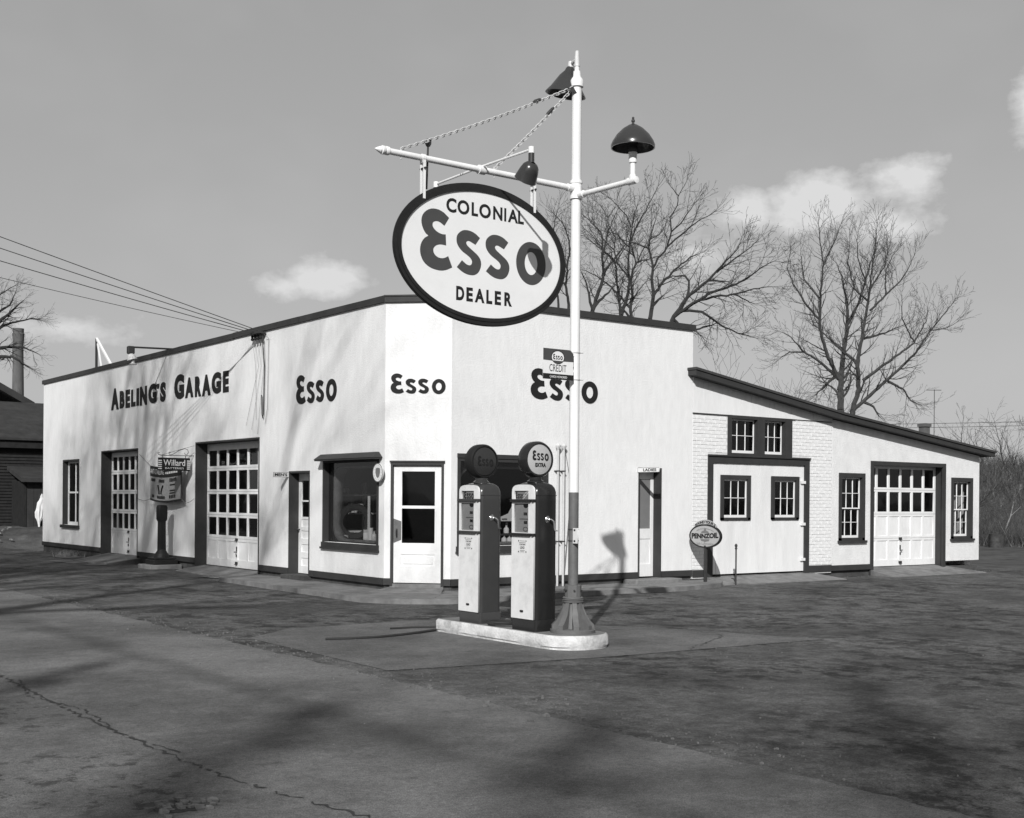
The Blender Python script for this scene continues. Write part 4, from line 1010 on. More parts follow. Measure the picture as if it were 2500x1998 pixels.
# stay chains
def chain(p0, p1, name, parent, sag=0.03, link=0.062):
    p0, p1 = Vector(p0), Vector(p1); n = int((p1 - p0).length / (link * 0.74)); mb = MB()
    d = (p1 - p0).normalized(); s1 = d.orthogonal().normalized(); s2 = d.cross(s1)
    for i in range(n):
        t = (i + 0.5) / n; c = p0.lerp(p1, t) + Vector((0, 0, -sag * 4 * t * (1 - t))); s = s1 if i % 2 else s2
        lp = [c + d * (link / 2 * math.cos(2 * math.pi * k / 8)) + s * (link * 0.3 * math.sin(2 * math.pi * k / 8)) for k in range(8)]
        mb.tube(lp, 0.0062, 4, closed=True)
    return stuff(mb.build(name, 'steel', parent, recalc=False))
chain((PX - 0.06, PY, 6.405), (-4.43, PY, 5.30), 'stay_chain', P_)
chain((PX - 0.06, PY, 6.39), (-3.24, PY, 5.29), 'stay_chain', P_, 0.015)
for t, e in ((0.2, (-4.43, PY, 5.30)), (0.25, (-3.24, PY, 5.29))):
    a = Vector((PX - 0.06, PY, 6.40)).lerp(Vector(e), t); b = Vector((PX - 0.06, PY, 6.40)).lerp(Vector(e), t + 0.05 + (0.05 if e[0] > -4 else 0)); mb = MB(); mb.tube([a, a.lerp(b, 0.2), a.lerp(b, 0.8), b], [0.008, 0.018, 0.018, 0.008], 8); mb.build('turnbuckle', 'iron', P_, True)
for x in (-4.43, -3.24):
    mb = MB(); mb.tube([(x, PY, 5.19), (x, PY, 5.315)], 0.008, 6); mb.build('eye_bolt', 'steel', P_)
# white plate clamped to the shaft
P2 = Plane3((PX - 0.045, PY - 0.06, 1.18), (0, -1, 0))
shape(P2, [rect(0.0, 0.085, 0.0, 0.175)], 'plate', 'paper', P_, 0.0, 0.012)
for z in (0.015, 0.14): shape(P2, [rect(0.015, 0.045, z, z + 0.022)], 'plate_mark', 'letter', P_, 0.0125, 0.0135)
for z in (1.2, 1.33):
    mb = MB(); mb.lathe([(0.058, z), (0.062, z), (0.062, z + 0.014), (0.058, z + 0.014)], (PX, PY, 0), (0, 0, 1), 16); mb.build('strap', 'iron', P_, True)

# ------------------------------------------------------------------ big oval sign
SX, SZ = -3.378, 4.325
S = thing('oval_sign', (SX, PY, 3.56), 'large white oval dealer sign in a thick dark frame hung from the arm', 'sign')
PS = Plane3((SX, PY, SZ), (1, 0, 0))
N_ = 96
shape(PS, [oval(0, 0, 1.135, 0.76, N_), oval(0, 0, 1.06, 0.682, N_)], 'frame', 'frame', S, -0.025, 0.022)
shape(PS, [oval(0, 0, 1.143, 0.768, N_), oval(0, 0, 1.134, 0.759, N_)], 'frame_band', 'frame', S, -0.012, 0.008)
shape(PS, [oval(0, 0, 1.095, 0.718, N_), oval(0, 0, 1.058, 0.68, N_)], 'frame_bead', 'frame', S, 0.0225, 0.03)
fc = shape(PS, [oval(0, 0, 1.062, 0.684, N_)], 'face', 'signface', S, -0.014, 0.014)
esso(PS, -0.818, -0.231, 1.669, 0.643, 'signred', fc, 0.0143, 0.0155, name='letter')
def col(a, b): return a, b
xs = [('C', -0.495, 0.13), ('O', -0.352, 0.155), ('L', -0.168, 0.085), ('O', -0.068, 0.155), ('N', 0.118, 0.125), ('I', 0.268, 0.027), ('A', 0.318, 0.14), ('L', 0.458, 0.08)]
for ch, x, w_ in xs: text(PS, ch, x, 0.402 + (0.004 if ch not in 'CO' else 0), w_, 0.155 if ch in 'CO' else 0.147, 'letter', fc, 0.034, 0.0143, 0.0155, 'letter')
xs = [('D', -0.36, 0.105), ('E', -0.228, 0.085), ('A', -0.118, 0.13), ('L', 0.035, 0.08), ('E', 0.148, 0.085), ('R', 0.278, 0.105)]
for ch, x, w_ in xs: text(PS, ch, x, -0.522, w_, 0.152, 'letter', fc, 0.045, 0.0143, 0.0155, 'letter')
for x in (-4.16, -2.70):
    dz = SZ + 0.765 * math.sqrt(max(0, 1 - ((x - SX) / 1.14) ** 2))
    mb = MB(); mb.box(x - 0.014, x + 0.014, PY - 0.034, PY - 0.027, dz - 0.06, 5.215); mb.box(x - 0.014, x + 0.014, PY + 0.027, PY + 0.034, dz - 0.06, 5.215); mb.box(x - 0.015, x + 0.015, PY - 0.035, PY + 0.035, 5.2, 5.222)
    mb.build('hanger', 'white', S)
    mb = MB(); mb.lathe([(0.033, -0.02), (0.042, -0.02), (0.042, 0.02), (0.033, 0.02)], (x, PY, 5.25), (1, 0, 0), 12); mb.build('clevis', 'white', S)
    mb = MB(); mb.cyl((x, PY - 0.05, 5.14), (x, PY + 0.05, 5.14), 0.012, n=8); mb.build('hanger_bolt', 'iron', S)
mb = MB(); mb.tube([(-4.095, PY + 0.03, 4.94), (-4.08, PY + 0.03, 5.39)], 0.011, 8); mb.build('rod', 'iron', S, True)
mb = MB(); mb.lathe([(0.0, -0.045), (0.02, -0.038), (0.034, -0.01), (0.035, 0.012), (0.022, 0.038), (0.0, 0.046)], (-4.078, PY + 0.03, 5.43), (0, 0, 1), 16); mb.build('ball', 'lamp', S, True)

# ------------------------------------------------------------------ credit card sign on the pole
K = thing('credit_sign', (-2.38, PY - 0.06, 3.03), 'small rectangular credit card sign strapped to the sign pole', 'sign')
PK = Plane3((-2.60, PY - 0.068, 3.034), (1, 0, 0))
bd = shape(PK, [[(0, 0), (0.44, 0), (0.44, 0.13), (0.432, 0.15), (0.44, 0.17), (0.435, 0.3), (0.445, 0.315), (0.40, 0.345), (0, 0.345)]], 'board', 'signface', K, 0.0, 0.008)
shape(PK, [[(0, 0.212), (0.44, 0.212), (0.436, 0.305), (0.39, 0.344), (0, 0.344)], oval(0.21, 0.252, 0.092, 0.073, 40)], 'print', 'signred', bd, 0.0085, 0.0095)
shape(PK, [rect(0, 0.44, 0.0, 0.062)], 'print', 'letter', bd, 0.0085, 0.0095)
shape(PK, [oval(0.21, 0.252, 0.096, 0.077, 40), oval(0.21, 0.252, 0.088, 0.069, 40)], 'print', 'letter', bd, 0.0096, 0.0105)
esso(PK, 0.142, 0.225, 0.138, 0.062, 'letter', bd, 0.0085, 0.0095, name='lettering')
text(PK, 'CREDIT', 0.09, 0.088, 0.245, 0.082, 'letter', bd, 0.0, 0.0085, 0.0095)
text(PK, 'CARDS HONORED', 0.095, 0.018, 0.25, 0.025, 'paper', bd, 0.012, 0.0097, 0.0105)
for z in (3.05, 3.36):
    mb = MB(); mb.lathe([(0.058, z), (0.064, z), (0.064, z + 0.012), (0.058, z + 0.012)], (PX, PY, 0), (0, 0, 1), 18); mb.cyl((PX + 0.05, PY - 0.03, z + 0.006), (PX + 0.085, PY - 0.05, z + 0.006), 0.008, n=6); mb.build('strap', 'steel', K, True)

# ------------------------------------------------------------------ signs and fittings along the street wall
def flag(name, P, w_, h, txt, label, bx, loc, tw):
    T = thing(name, loc, label, 'sign')
    b = shape(P, [rect(0, w_, 0, h)], 'board', 'paper', T, -0.012, 0.0)
    shape(P, [rect(0, w_, 0, h), rect(0.006, w_ - 0.006, 0.006, h - 0.006)], 'border', 'grey', b, 0.0005, 0.0015)
    text(P, txt, bx, h * 0.2, tw, h * 0.62, 'letter', b, 0.03, 0.0005, 0.002)
    return T
flag('restroom_sign', Plane3((-0.335, 4.56, 2.085), (1, 0, 0)), 0.345, 0.095, "MEN'S", "white projecting sign reading MEN'S beside the narrow street door", 0.03, (-0.0, 4.56, 2.085), 0.27)
flag('restroom_sign', Plane3((5.205, 0.0, 2.222), (0, -1, 0)), 0.61, 0.093, 'LADIES', 'white projecting sign reading LADIES over the forecourt door', 0.16, (5.205, 0, 2.222), 0.37)
# battery sign on a scrolled bracket
T = thing('battery_sign', (0.0, 9.42, 2.27), 'dark hanging batteries sign with white stripes on a scrolled wall bracket', 'sign')
PW = Plane3((-0.85, 9.42, 2.272), (1, 0, 0))
b = shape(PW, [rect(0, 0.755, 0, 0.298)], 'board', 'black', T, -0.01, 0.01)
for k in range(5):
    z = 0.035 + k * 0.046; shape(PW, [rect(0.0, 0.085, z, z + 0.024)], 'stripe', 'paper', b, 0.0105, 0.012); shape(PW, [rect(0.68, 0.755, z, z + 0.024)], 'stripe', 'paper', b, 0.0105, 0.012)
text(PW, 'Willard', 0.125, 0.115, 0.51, 0.14, 'paper', b, 0.005, 0.0105, 0.012)
text(PW, 'BATTERIES', 0.165, 0.04, 0.44, 0.04, 'paper', b, 0.0, 0.0105, 0.012)
mb = MB()
mb.tube([(0.0, 9.42, 2.625), (-0.3, 9.42, 2.622), (-0.78, 9.42, 2.622), (-0.84, 9.42, 2.64), (-0.855, 9.42, 2.67), (-0.835, 9.42, 2.69), (-0.815, 9.42, 2.675)], 0.008, 6); mb.build('bracket_bar', 'iron', T, True)
mb = MB(); mb.tube([(-0.59, 9.42, 2.66), (-0.6, 9.42, 2.68), (-0.575, 9.42, 2.70), (-0.555, 9.42, 2.68)][::-1] + [(-0.56, 9.42, 2.632), (-0.5, 9.42, 2.65), (-0.36, 9.42, 2.74), (-0.22, 9.42, 2.785), (-0.15, 9.42, 2.76), (-0.13, 9.42, 2.70), (-0.17, 9.42, 2.645), (-0.21, 9.42, 2.65), (-0.225, 9.42, 2.69)], 0.007, 6); mb.build('scroll', 'iron', T, True)
mb = MB(); mb.tube([(0.0, 9.42, 2.86), (-0.3, 9.42, 2.77), (-0.76, 9.42, 2.63)], 0.004, 5); mb.build('stay', 'iron', T)
for x in (-0.74, -0.2):
    mb = MB(); mb.tube([(x, 9.42, 2.62), (x, 9.42, 2.565)], 0.008, 6); mb.build('hook', 'iron', T)
# cloth banner bowed out from the wall
T = thing('banner', (-0.05, 10.72, 1.5), 'grey advertising banner bowed out from the wall below the batteries sign', 'banner')
def bn(u, v):                          # u 0..1 left to right as read, v 0..1 upward
    y = 11.74 - 2.03 * u; bow = math.sin(math.pi * u)
    return Vector((-0.17 - 0.05 * bow * (1 - 0.45 * v), y, 1.60 + 0.84 * v - 0.06 * bow * (1 - v) - 0.05 * bow * v))
def bsheet(name, u0, u1, v0, v1, m, off, par, nu=24, nv=6):
    mb = MB(); vs_ = []; fs = []
    for j in range(nv + 1):
        for i in range(nu + 1): vs_.append(bn(u0 + (u1 - u0) * i / nu, v0 + (v1 - v0) * j / nv) + Vector((-off, 0, 0)))
    k = nu + 1
    for j in range(nv):
        for i in range(nu): fs.append((j * k + i, j * k + i + 1, (j + 1) * k + i + 1, (j + 1) * k + i))
    mb.add(vs_, fs); return mb.build(name, m, par, True, recalc=False)
cl = bsheet('cloth', 0, 1, 0, 1, 'banner', 0.0, T)
bsheet('header', 0, 1, 0.70, 1.0, 'black', 0.004, cl); bsheet('hem', 0, 1, 0.0, 0.05, 'black', 0.004, cl); bsheet('hem', 0.975, 1.0, 0.05, 0.70, 'black', 0.004, cl, 3, 6)
def btext(s, u0, u1, v0, v1, m, off=0.0):
    me = text_mesh(s, off, 0.0)
    xs_ = [v.co.x for v in me.vertices]; ys_ = [v.co.y for v in me.vertices]; o_ = world_of(cl)
    for v in me.vertices:
        a = u0 + (u1 - u0) * (v.co.x - min(xs_)) / (max(xs_) - min(xs_)); b = v0 + (v1 - v0) * (v.co.y - min(ys_)) / (max(ys_) - min(ys_)); v.co = bn(a, b) + Vector((-0.009, 0, 0)) - o_
    return finish('lettering', me, m, cl)
btext('ANTI-STALLING', 0.02, 0.5, 0.78, 0.92, 'paper')
rbn = random.Random(2)
def bmark(u0, u1, v0, v1, m, n=5):
    for k in range(n):
        a = u0 + (u1 - u0) * k / n; bsheet('print', a, a + (u1 - u0) / n * 0.72, v0 + rbn.uniform(0, 0.01), v1 - rbn.uniform(0, 0.015), m, 0.007, cl, 1, 1)
for u0, u1, v0, v1, n in ((0.05, 0.21, 0.56, 0.66, 5), (0.33, 0.52, 0.55, 0.65, 5), (0.67, 0.87, 0.56, 0.67, 5), (0.09, 0.18, 0.1, 0.19, 3), (0.28, 0.55, 0.09, 0.19, 8), (0.67, 0.85, 0.1, 0.21, 4)): bmark(u0, u1, v0, v1, 'letter', n)
bmark(0.54, 0.9, 0.79, 0.86, 'paper', 7)
for pts in ([(0.31, 0.47), (0.33, 0.42), (0.36, 0.3), (0.36, 0.23)], [(0.48, 0.47), (0.46, 0.42), (0.43, 0.3), (0.43, 0.23)]):
    mb = MB(); mb.tube([bn(*p) + Vector((-0.012, 0, 0)) for p in pts], 0.02, 6); o2 = mb.build('print', 'letter', cl); o2.scale = (1, 1, 1)
for u, v in ((0.74, 0.48), (0.74, 0.32), (0.74, 0.25)): bsheet('print', u - 0.06, u + 0.08, v - 0.02, v + 0.02, 'letter', 0.007, cl, 4, 1)
mb = MB(); mb.tube([bn(0, 1), Vector((-0.03, 12.9, 2.75))], 0.006, 5); mb.build('guy_rope', 'rope', T)
mb = MB(); mb.tube([bn(0, 0.02), Vector((-0.12, 12.3, 1.57)), Vector((-0.02, 13.0, 1.62))], 0.006, 5); mb.build('guy_rope', 'rope', T)
mb = MB(); mb.tube([bn(1, 0.02), Vector((-0.12, 9.62, 1.53)), Vector((-0.06, 9.45, 1.57)), Vector((-0.02, 9.34, 1.64))], 0.006, 5); mb.build('guy_rope', 'rope', T)
mb = MB(); mb.tube([bn(1, 1), Vector((-0.02, 9.36, 2.7))], 0.006, 5); mb.build('guy_rope', 'rope', T)
# air tower on its concrete block
T = thing('air_tower', (-0.36, 10.45, 0.0), 'black cast iron air tower standing by the wall below the banner', 'air pump')
ax_, ay_ = -0.36, 10.45
mb = MB(); mb.box(ax_ - 0.42, ax_ + 0.34, ay_ - 0.42, ay_ + 0.4, -0.03, 0.09); mb.build('block', 'concrete', T, bevel=0.012)
mb = MB(); mb.box(ax_ - 0.29, ax_ + 0.29, ay_ - 0.29, ay_ + 0.29, 0.09, 0.20); mb.box(ax_ - 0.25, ax_ + 0.25, ay_ - 0.25, ay_ + 0.25, 0.2005, 0.25); mb.build('base', 'black', T, bevel=0.01)
mb = MB(); mb.lathe([(0.18, 0.25), (0.165, 0.32), (0.12, 0.38), (0.1, 0.42), (0.095, 0.44), (0.0, 0.44)], (ax_, ay_, 0), (0, 0, 1), 20); mb.build('bell', 'black', T, True)
mb = MB(); stack_loops(mb, [(rrect(ax_, ay_, 0.085, 0.085, 0.03), 0.43), (rrect(ax_, ay_, 0.078, 0.078, 0.03), 1.14)]); mb.build('column', 'black', T, True)
mb = MB(); stack_loops(mb, [(rrect(ax_, ay_, 0.085, 0.085, 0.03), 1.10), (rrect(ax_, ay_, 0.105, 0.105, 0.03), 1.15), (rrect(ax_, ay_, 0.108, 0.108, 0.03), 1.42), (rrect(ax_, ay_, 0.095, 0.095, 0.04), 1.475), (rrect(ax_, ay_, 0.05, 0.05, 0.03), 1.485)]); mb.build('head', 'black', T, True)
# floodlight on an arm over the coping
T = thing('roof_floodlight', (0, 11.0, 5.23), 'dark floodlight on a pipe arm reaching out over the garage lettering', 'floodlight')
mb = MB(); mb.tube([(0.25, 11.0, 4.78), (0.25, 11.0, 5.18), (0.2, 11.0, 5.25), (-0.9, 11.0, 5.215)], 0.022, 8); mb.build('arm', 'iron', T, True)
mb = MB(); mb.box(-1.02, -0.86, 10.93, 11.07, 5.05, 5.235); mb.build('housing', 'iron', T, bevel=0.02)
mb = MB(); mb.lathe([(0.05, 0.0), (0.09, 0.05), (0.12, 0.14), (0.11, 0.14), (0.04, 0.02)], (-0.95, 10.98, 5.05), (0.25, -0.1, -1), 16); mb.build('reflector', 'tin', T, True)
mb = MB(); mb.lathe([(0.1, 0.0), (0.045, 0.035), (0.03, 0.1), (0.0, 0.1)], (-0.9, 10.95, 4.8), (0, 0, 1), 12); mb.build('guard', 'tin', T, True)
mb = MB(); mb.tube([(-0.95, 10.98, 5.03), (-0.92, 10.96, 4.9)], 0.02, 8); mb.build('lamp_stem', 'iron', T, True)
# service wires and bracket
T = thing('wire_bracket', (0, 5.87, 5.0), 'dark insulator rack with dangling wires under the coping', 'bracket')
mb = MB(); mb.box(-0.2, -0.03, 5.6, 6.12, 5.055, 5.095); mb.build('rail', 'iron', T)
for k in range(4):
    y = 5.66 + 0.13 * k; mb = MB(); mb.lathe([(0.0, 0.0), (0.02, 0.0), (0.032, 0.03), (0.02, 0.05), (0.034, 0.08), (0.025, 0.11), (0.0, 0.115)], (-0.12, y, 5.05), (0, 0, -1), 10); mb.build('insulator', 'black', T, True)
    z1 = 3.0 + 0.1 * k; mb = MB(); mb.tube([(-0.12, y, 4.95), (-0.1, y - 0.02, 4.8), (-0.03, y + 0.02, 4.4), (-0.03, y + 0.3 + 0.15 * k if k < 3 else y - 0.02, z1)], 0.0035, 5); mb.build('drop_wire', 'rope', T)
mb = MB(); mb.tube([(-0.1, 5.62, 5.0), (-0.04, 5.63, 4.4), (-0.04, 5.66, 3.4), (-0.04, 5.69, 3.32), (-0.04, 5.73, 3.4), (-0.04, 5.75, 3.8)], 0.011, 6); mb.build('conduit', 'iron', T, True)
mb = MB(); mb.tube([(-0.1, 5.52, 5.02), (-0.03, 5.46, 4.95), (-0.03, 5.5, 3.5), (-0.03, 5.6, 3.2)], 0.005, 5); mb.build('drop_wire', 'rope', T)
U = thing('utility_pole', (-16.3, 13.0, 0), 'wooden utility pole across the street carrying the service wires', 'utility pole')
mb = MB(); mb.cyl((-16.3, 13.0, -0.1), (-16.3, 13.0, 11.9), 0.15, 0.1, 12); mb.build('post', 'bark', U, True)
mb = MB(); mb.box(-16.42, -16.18, 11.9, 14.1, 11.1, 11.22); mb.build('crossarm', 'bark', U)
for k, (zs, zp) in enumerate(((5.10, 11.3), (5.09, 10.75), (5.08, 10.1), (5.07, 9.15))):
    a = Vector((-0.12, 5.66 + 0.13 * k, zs)); b = Vector((-16.3, 13.0, zp)); pts = []
    for i in range(33):
        t = i / 32; pts.append(a.lerp(b, t) + Vector((0, 0, -0.16 * 4 * t * (1 - t) * (0.6 + 0.3 * k))))
    mb = MB(); mb.tube(pts, 0.0085 if k < 3 else 0.006, 5)
    tag(mb.build('service_wire', 'wire', None, True), ('topmost', 'second from the top', 'third from the top', 'lowest and thinnest')[k] + ' of the four wires running from the street to the garage', 'wire', 'service wires')
# badge beside the shop window
T = thing('round_badge', (-0.02, 0.92, 2.13), 'small round white emblem badge at the corner of the shop window', 'sign')
PB = Plane3((-0.09, 0.92, 2.13), (0, -1, 0))
b = shape(PB, [oval(0, 0, 0.172, 0.165, 40)], 'disc', 'paper', T, -0.02, 0.0)
shape(PB, [[(-0.075, 0.07), (-0.03, 0.085), (0.03, 0.085), (0.075, 0.07), (0.08, 0.0), (0.05, -0.07), (0.0, -0.1), (-0.05, -0.07), (-0.08, 0.0)]], 'shield', 'grey', b, 0.0005, 0.002)
shape(PB, [oval(0, 0, 0.172, 0.165, 40), oval(0, 0, 0.16, 0.153, 40)], 'rim', 'grey', b, 0.0005, 0.004)
for k in range(14):
    t = 2 * math.pi * k / 14; shape(PB, [rect(0.128 * math.cos(t) - 0.012, 0.128 * math.cos(t) + 0.012, 0.122 * math.sin(t) - 0.012, 0.122 * math.sin(t) + 0.012)], 'emblem_mark', 'dial', b, 0.0005, 0.002)
mb = MB(); mb.tube([(-0.07, 0.92, 2.2), (0.0, 0.92, 2.2)], 0.012, 6); mb.build('bracket', 'iron', T)
# vent pipes on the forecourt wall
for k, x in enumerate((3.155, 3.29)):
    T = thing('vent_pipe', (x, -0.08, 0.08), ('left' if k == 0 else 'right') + ' one of two thin white vent pipes up the wall beside the pole', 'pipe', 'vent pipes')
    mb = MB(); mb.tube([(x, -0.08, 0.05), (x, -0.08, 2.66)], 0.022, 10); mb.build('pipe', 'pipe', T, True)
    mb = MB(); mb.lathe([(0.024, 2.6), (0.03, 2.62), (0.05, 2.66), (0.052, 2.68), (0.02, 2.715), (0.0, 2.72)], (x, -0.08, 0), (0, 0, 1), 12); mb.build('cap', 'tin', T, True)
    for z in (0.9, 2.2):
        mb = MB(); mb.box(x - 0.03, x + 0.03, -0.105, -0.001, z, z + 0.02); mb.build('clip', 'iron', T)
mb = MB(); mb.tube([(3.36, -0.03, 2.62), (3.5, -0.05, 1.9), (3.42, -0.05, 1.1), (3.33, -0.06, 0.3)], 0.007, 5)
tag(mb.build('cord', 'rope', None), 'thin cord hanging down the wall behind the sign pole', 'cord')
# oil sign on its post and a bollard pipe
T = thing('oil_sign', (6.5, -0.58, 0.08), 'oval motor oil sign with arched topper on a dark post by the wall', 'sign')
PZ = Plane3((6.49, -0.58, 0.985), (0, -1, 0))
mb = MB(); mb.box(6.475, 6.525, -0.605, -0.555, 0.02, 0.80); mb.build('post', 'iron', T)
sh_ = MB(); fcz = shape(PZ, [oval(0, 0, 0.405, 0.212, 56)], 'face', 'oilface', T, -0.02, 0.012)
shape(PZ, [oval(0, 0, 0.43, 0.235, 56), oval(0, 0, 0.40, 0.208, 56)], 'rim', 'frame', T, -0.03, 0.02)
tp = [(0.40 * math.cos(R(t)), 0.29 * math.sin(R(t))) for t in range(30, 151, 6)] + [(0.375 * math.cos(R(t)), 0.222 * math.sin(R(t)) + 0.005) for t in range(150, 29, -6)]
tp = [(0.395 * math.cos(R(t)), 0.325 * math.sin(R(t))) for t in range(38, 143, 5)] + [(0.40 * math.cos(R(t)), 0.24 * math.sin(R(t))) for t in range(142, 37, -5)]
shape(PZ, [tp], 'topper', 'oilface', T, -0.01, 0.004)
def arch(s, r_a, r_b, t0, t1, hgt, m, par, w0, off=0.03):
    me = text_mesh(s, off); xs_ = [v.co.x for v in me.vertices]; ys_ = [v.co.y for v in me.vertices]; a0, a1, b0, b1 = min(xs_), max(xs_), min(ys_), max(ys_)
    for v in me.vertices:
        t = R(t0 + (t1 - t0) * (v.co.x - a0) / (a1 - a0)); h = (v.co.y - b0) / (b1 - b0) * hgt
        v.co.x = (r_a + h * 0.6) * math.cos(t); v.co.y = (r_b + h) * math.sin(t)
    return put(me, PZ, 'lettering', m, par, 0, 0, 1, 1, w0, w0 + 0.002)
arch('SOUND YOUR Z', 0.40, 0.25, 132, 48, 0.055, 'letter', T, 0.0045, 0.04)
shape(PZ, [[(-0.02, 0.155), (0.02, 0.155), (0.03, 0.11), (0.09, 0.09), (0.11, 0.055), (-0.11, 0.055), (-0.09, 0.09), (-0.03, 0.11)]], 'emblem', 'grey', fcz, 0.0125, 0.0135)
shape(PZ, [[(-0.13, -0.06), (0.13, -0.06), (0.1, -0.1), (0.02, -0.11), (0.0, -0.13), (-0.02, -0.11), (-0.1, -0.1)]], 'emblem', 'grey', fcz, 0.0125, 0.0135)
text(PZ, 'PENNZOIL', -0.365, -0.052, 0.73, 0.105, 'letter', fcz, 0.05, 0.0137, 0.016, fn=lambda a, b: (a, b * (0.85 + 0.5 * abs(a / 0.73 - 0.5)) + 0.03 * (a / 0.73 - 0.3)))
text(PZ, 'Safe Lubrication', -0.23, -0.175, 0.46, 0.05, 'grey', fcz, 0.0, 0.0125, 0.0135)
arch('100% Pure Pennsylvania', 0.29, 0.13, 140, 40, 0.03, 'grey', fcz, 0.0125, 0.0)
T = thing('bollard_pipe', (7.29, -0.65, 0), 'short thin dark pipe post with ball top in front of board doors', 'post')
mb = MB(); mb.cyl((7.29, -0.65, -0.05), (7.29, -0.65, 0.74), 0.016, n=10); mb.build('pipe', 'iron', T, True)
mb = MB(); mb.lathe([(0.016, 0.71), (0.026, 0.72), (0.026, 0.74), (0.016, 0.75), (0.028, 0.775), (0.028, 0.80), (0.015, 0.82), (0.0, 0.825)], (7.29, -0.65, 0), (0, 0, 1), 12); mb.build('ball', 'iron', T, True)
mb = MB(); mb.tube([(7.29, -0.65, 0.02), (7.26, -0.62, 0.12), (7.22, -0.6, 0.13)], 0.012, 6); mb.build('stub', 'iron', T)
# triangular white frame on the roof
T = thing('roof_frame', (1.5, 20.0, 4.76), 'white triangular timber frame standing on the far roof', 'frame')
for a, b in (((1.5, 21.0, 4.76), (1.5, 21.0, 6.62)), ((1.5, 21.0, 6.62), (1.5, 18.3, 4.77)), ((1.5, 20.9, 6.45), (1.5, 20.1, 4.77))):
    mb = MB(); mb.cyl(a, b, 0.045 if a[2] > 6.5 or b[2] > 6.5 else 0.03, n=4); mb.build('timber', 'wood' if a[2] > 5 else 'barnroof', T)
mb = MB(); mb.lathe([(0.03, 0.0), (0.07, 0.03), (0.09, 0.12), (0.04, 0.2), (0.0, 0.2)], (0.3, 21.36, 4.55), (-0.2, 1, -0.3), 10)
tag(mb.build('wall_horn', 'iron', None, True), 'small dark fitting at the far end of the garage wall', 'fitting')
# goods inside the street shop window
T = thing('shelf_unit', (0.9, 3.6, 0.12), 'pale wooden display shelves inside the street shop window', 'shelf')
for a, b in (((0.72, 0.78, 2.42, 2.48, 0.125, 2.05)), ((0.72, 0.78, 4.3, 4.36, 0.125, 2.05))) if False else (((0.62, 0.68), (3.55, 3.61)), ((0.62, 0.68), (4.6, 4.66)), ((1.14, 1.2), (3.55, 3.61))):
    mb = MB(); mb.box(a[0], a[1], b[0], b[1], 0.125, 1.98); mb.build('upright', 'wood', T)
for z in (1.02, 1.37, 1.72):
    mb = MB(); mb.box(0.60, 1.22, 2.95, 4.7, z, z + 0.03); mb.build('shelf', 'wood', T)
T = thing('tyre', (0.55, 2.85, 0.86), 'dark car tyre standing in the street shop window', 'tyre')
mb = MB(); mb.lathe([(0.22, -0.07), (0.26, -0.085), (0.32, -0.085), (0.345, -0.06), (0.35, 0.0), (0.345, 0.06), (0.32, 0.085), (0.26, 0.085), (0.22, 0.07), (0.22, -0.07)], (0.55, 2.85, 1.226), (-0.62, -0.78, 0.05), 36); mb.build('tread', 'rubber', T, True)
T2 = MB(); T2.box(0.28, 1.1, 1.0, 4.7, 0.70, 0.875); tag(T2.build('display_shelf', 'dark', None), 'low dark display ledge behind the street shop window', 'shelf')
def can(x, y, z, r_, h, label, m='tin', grp='cans and bottles in the shop windows', bottle=False):
    T = thing('bottle' if bottle else 'can', (x, y, z), label, 'bottle' if bottle else 'can', grp)
    mb = MB()
    if bottle: mb.lathe([(0.0, 0.0), (r_, 0.0), (r_, h * 0.55), (r_ * 0.8, h * 0.68), (r_ * 0.35, h * 0.8), (r_ * 0.35, h), (0.0, h)], (x, y, z), (0, 0, 1), 14)
    else: mb.lathe([(0.0, 0.0), (r_, 0.0), (r_ * 1.03, 0.006), (r_, 0.012), (r_, h - 0.012), (r_ * 1.03, h - 0.006), (r_, h), (0.0, h)], (x, y, z), (0, 0, 1), 16)
    mb.build('body', m, T, True)
    if not bottle:
        mb = MB(); mb.lathe([(r_ + 0.001, h * 0.25), (r_ + 0.0015, h * 0.25), (r_ + 0.0015, h * 0.75), (r_ + 0.001, h * 0.75)], (x, y, z), (0, 0, 1), 16); mb.build('wrapper', 'paper', T, True)
can(0.42, 3.30, 0.876, 0.05, 0.24, 'tall tin can at the left of the street shop window')
can(0.42, 3.14, 0.876, 0.05, 0.26, 'bright tin can left of the tyre in the shop window')
can(0.36, 2.86, 0.876, 0.05, 0.10, 'short tin at the foot of the tyre in the shop window')
can(0.36, 2.08, 0.876, 0.06, 0.22, 'wide can right of the tyre in the street shop window')
can(0.36, 1.92, 0.876, 0.045, 0.26, 'tall can near the right edge of the street shop window', 'paper')
can(0.34, 1.76, 0.876, 0.05, 0.20, 'rightmost bottle in the street shop window', 'tin', bottle=True)
for k in range(5): can(0.78, 3.0 + 0.11 * k, 1.40, 0.045, 0.17, ('first', 'second', 'third', 'fourth', 'fifth')[k] + ' can from the right on the middle display shelf')
for k in range(4): can(0.78, 3.62 + 0.13 * k, 1.75, 0.05, 0.16, ('first', 'second', 'third', 'fourth')[k] + ' can from the right on the top display shelf', 'grey')
mb = MB(); mb.box(0.30, 0.33, 1.90, 1.94, 0.876, 1.72); tag(mb.build('display_stick', 'paper', None), 'upright white stick behind the glass of the street shop window', 'stick')
mb = MB(); mb.box(0.3, 0.36, 1.95, 3.1, 2.27, 2.305); tag(mb.build('tube_light', 'tin', None), 'pale tube light across the top of the street shop window', 'light')
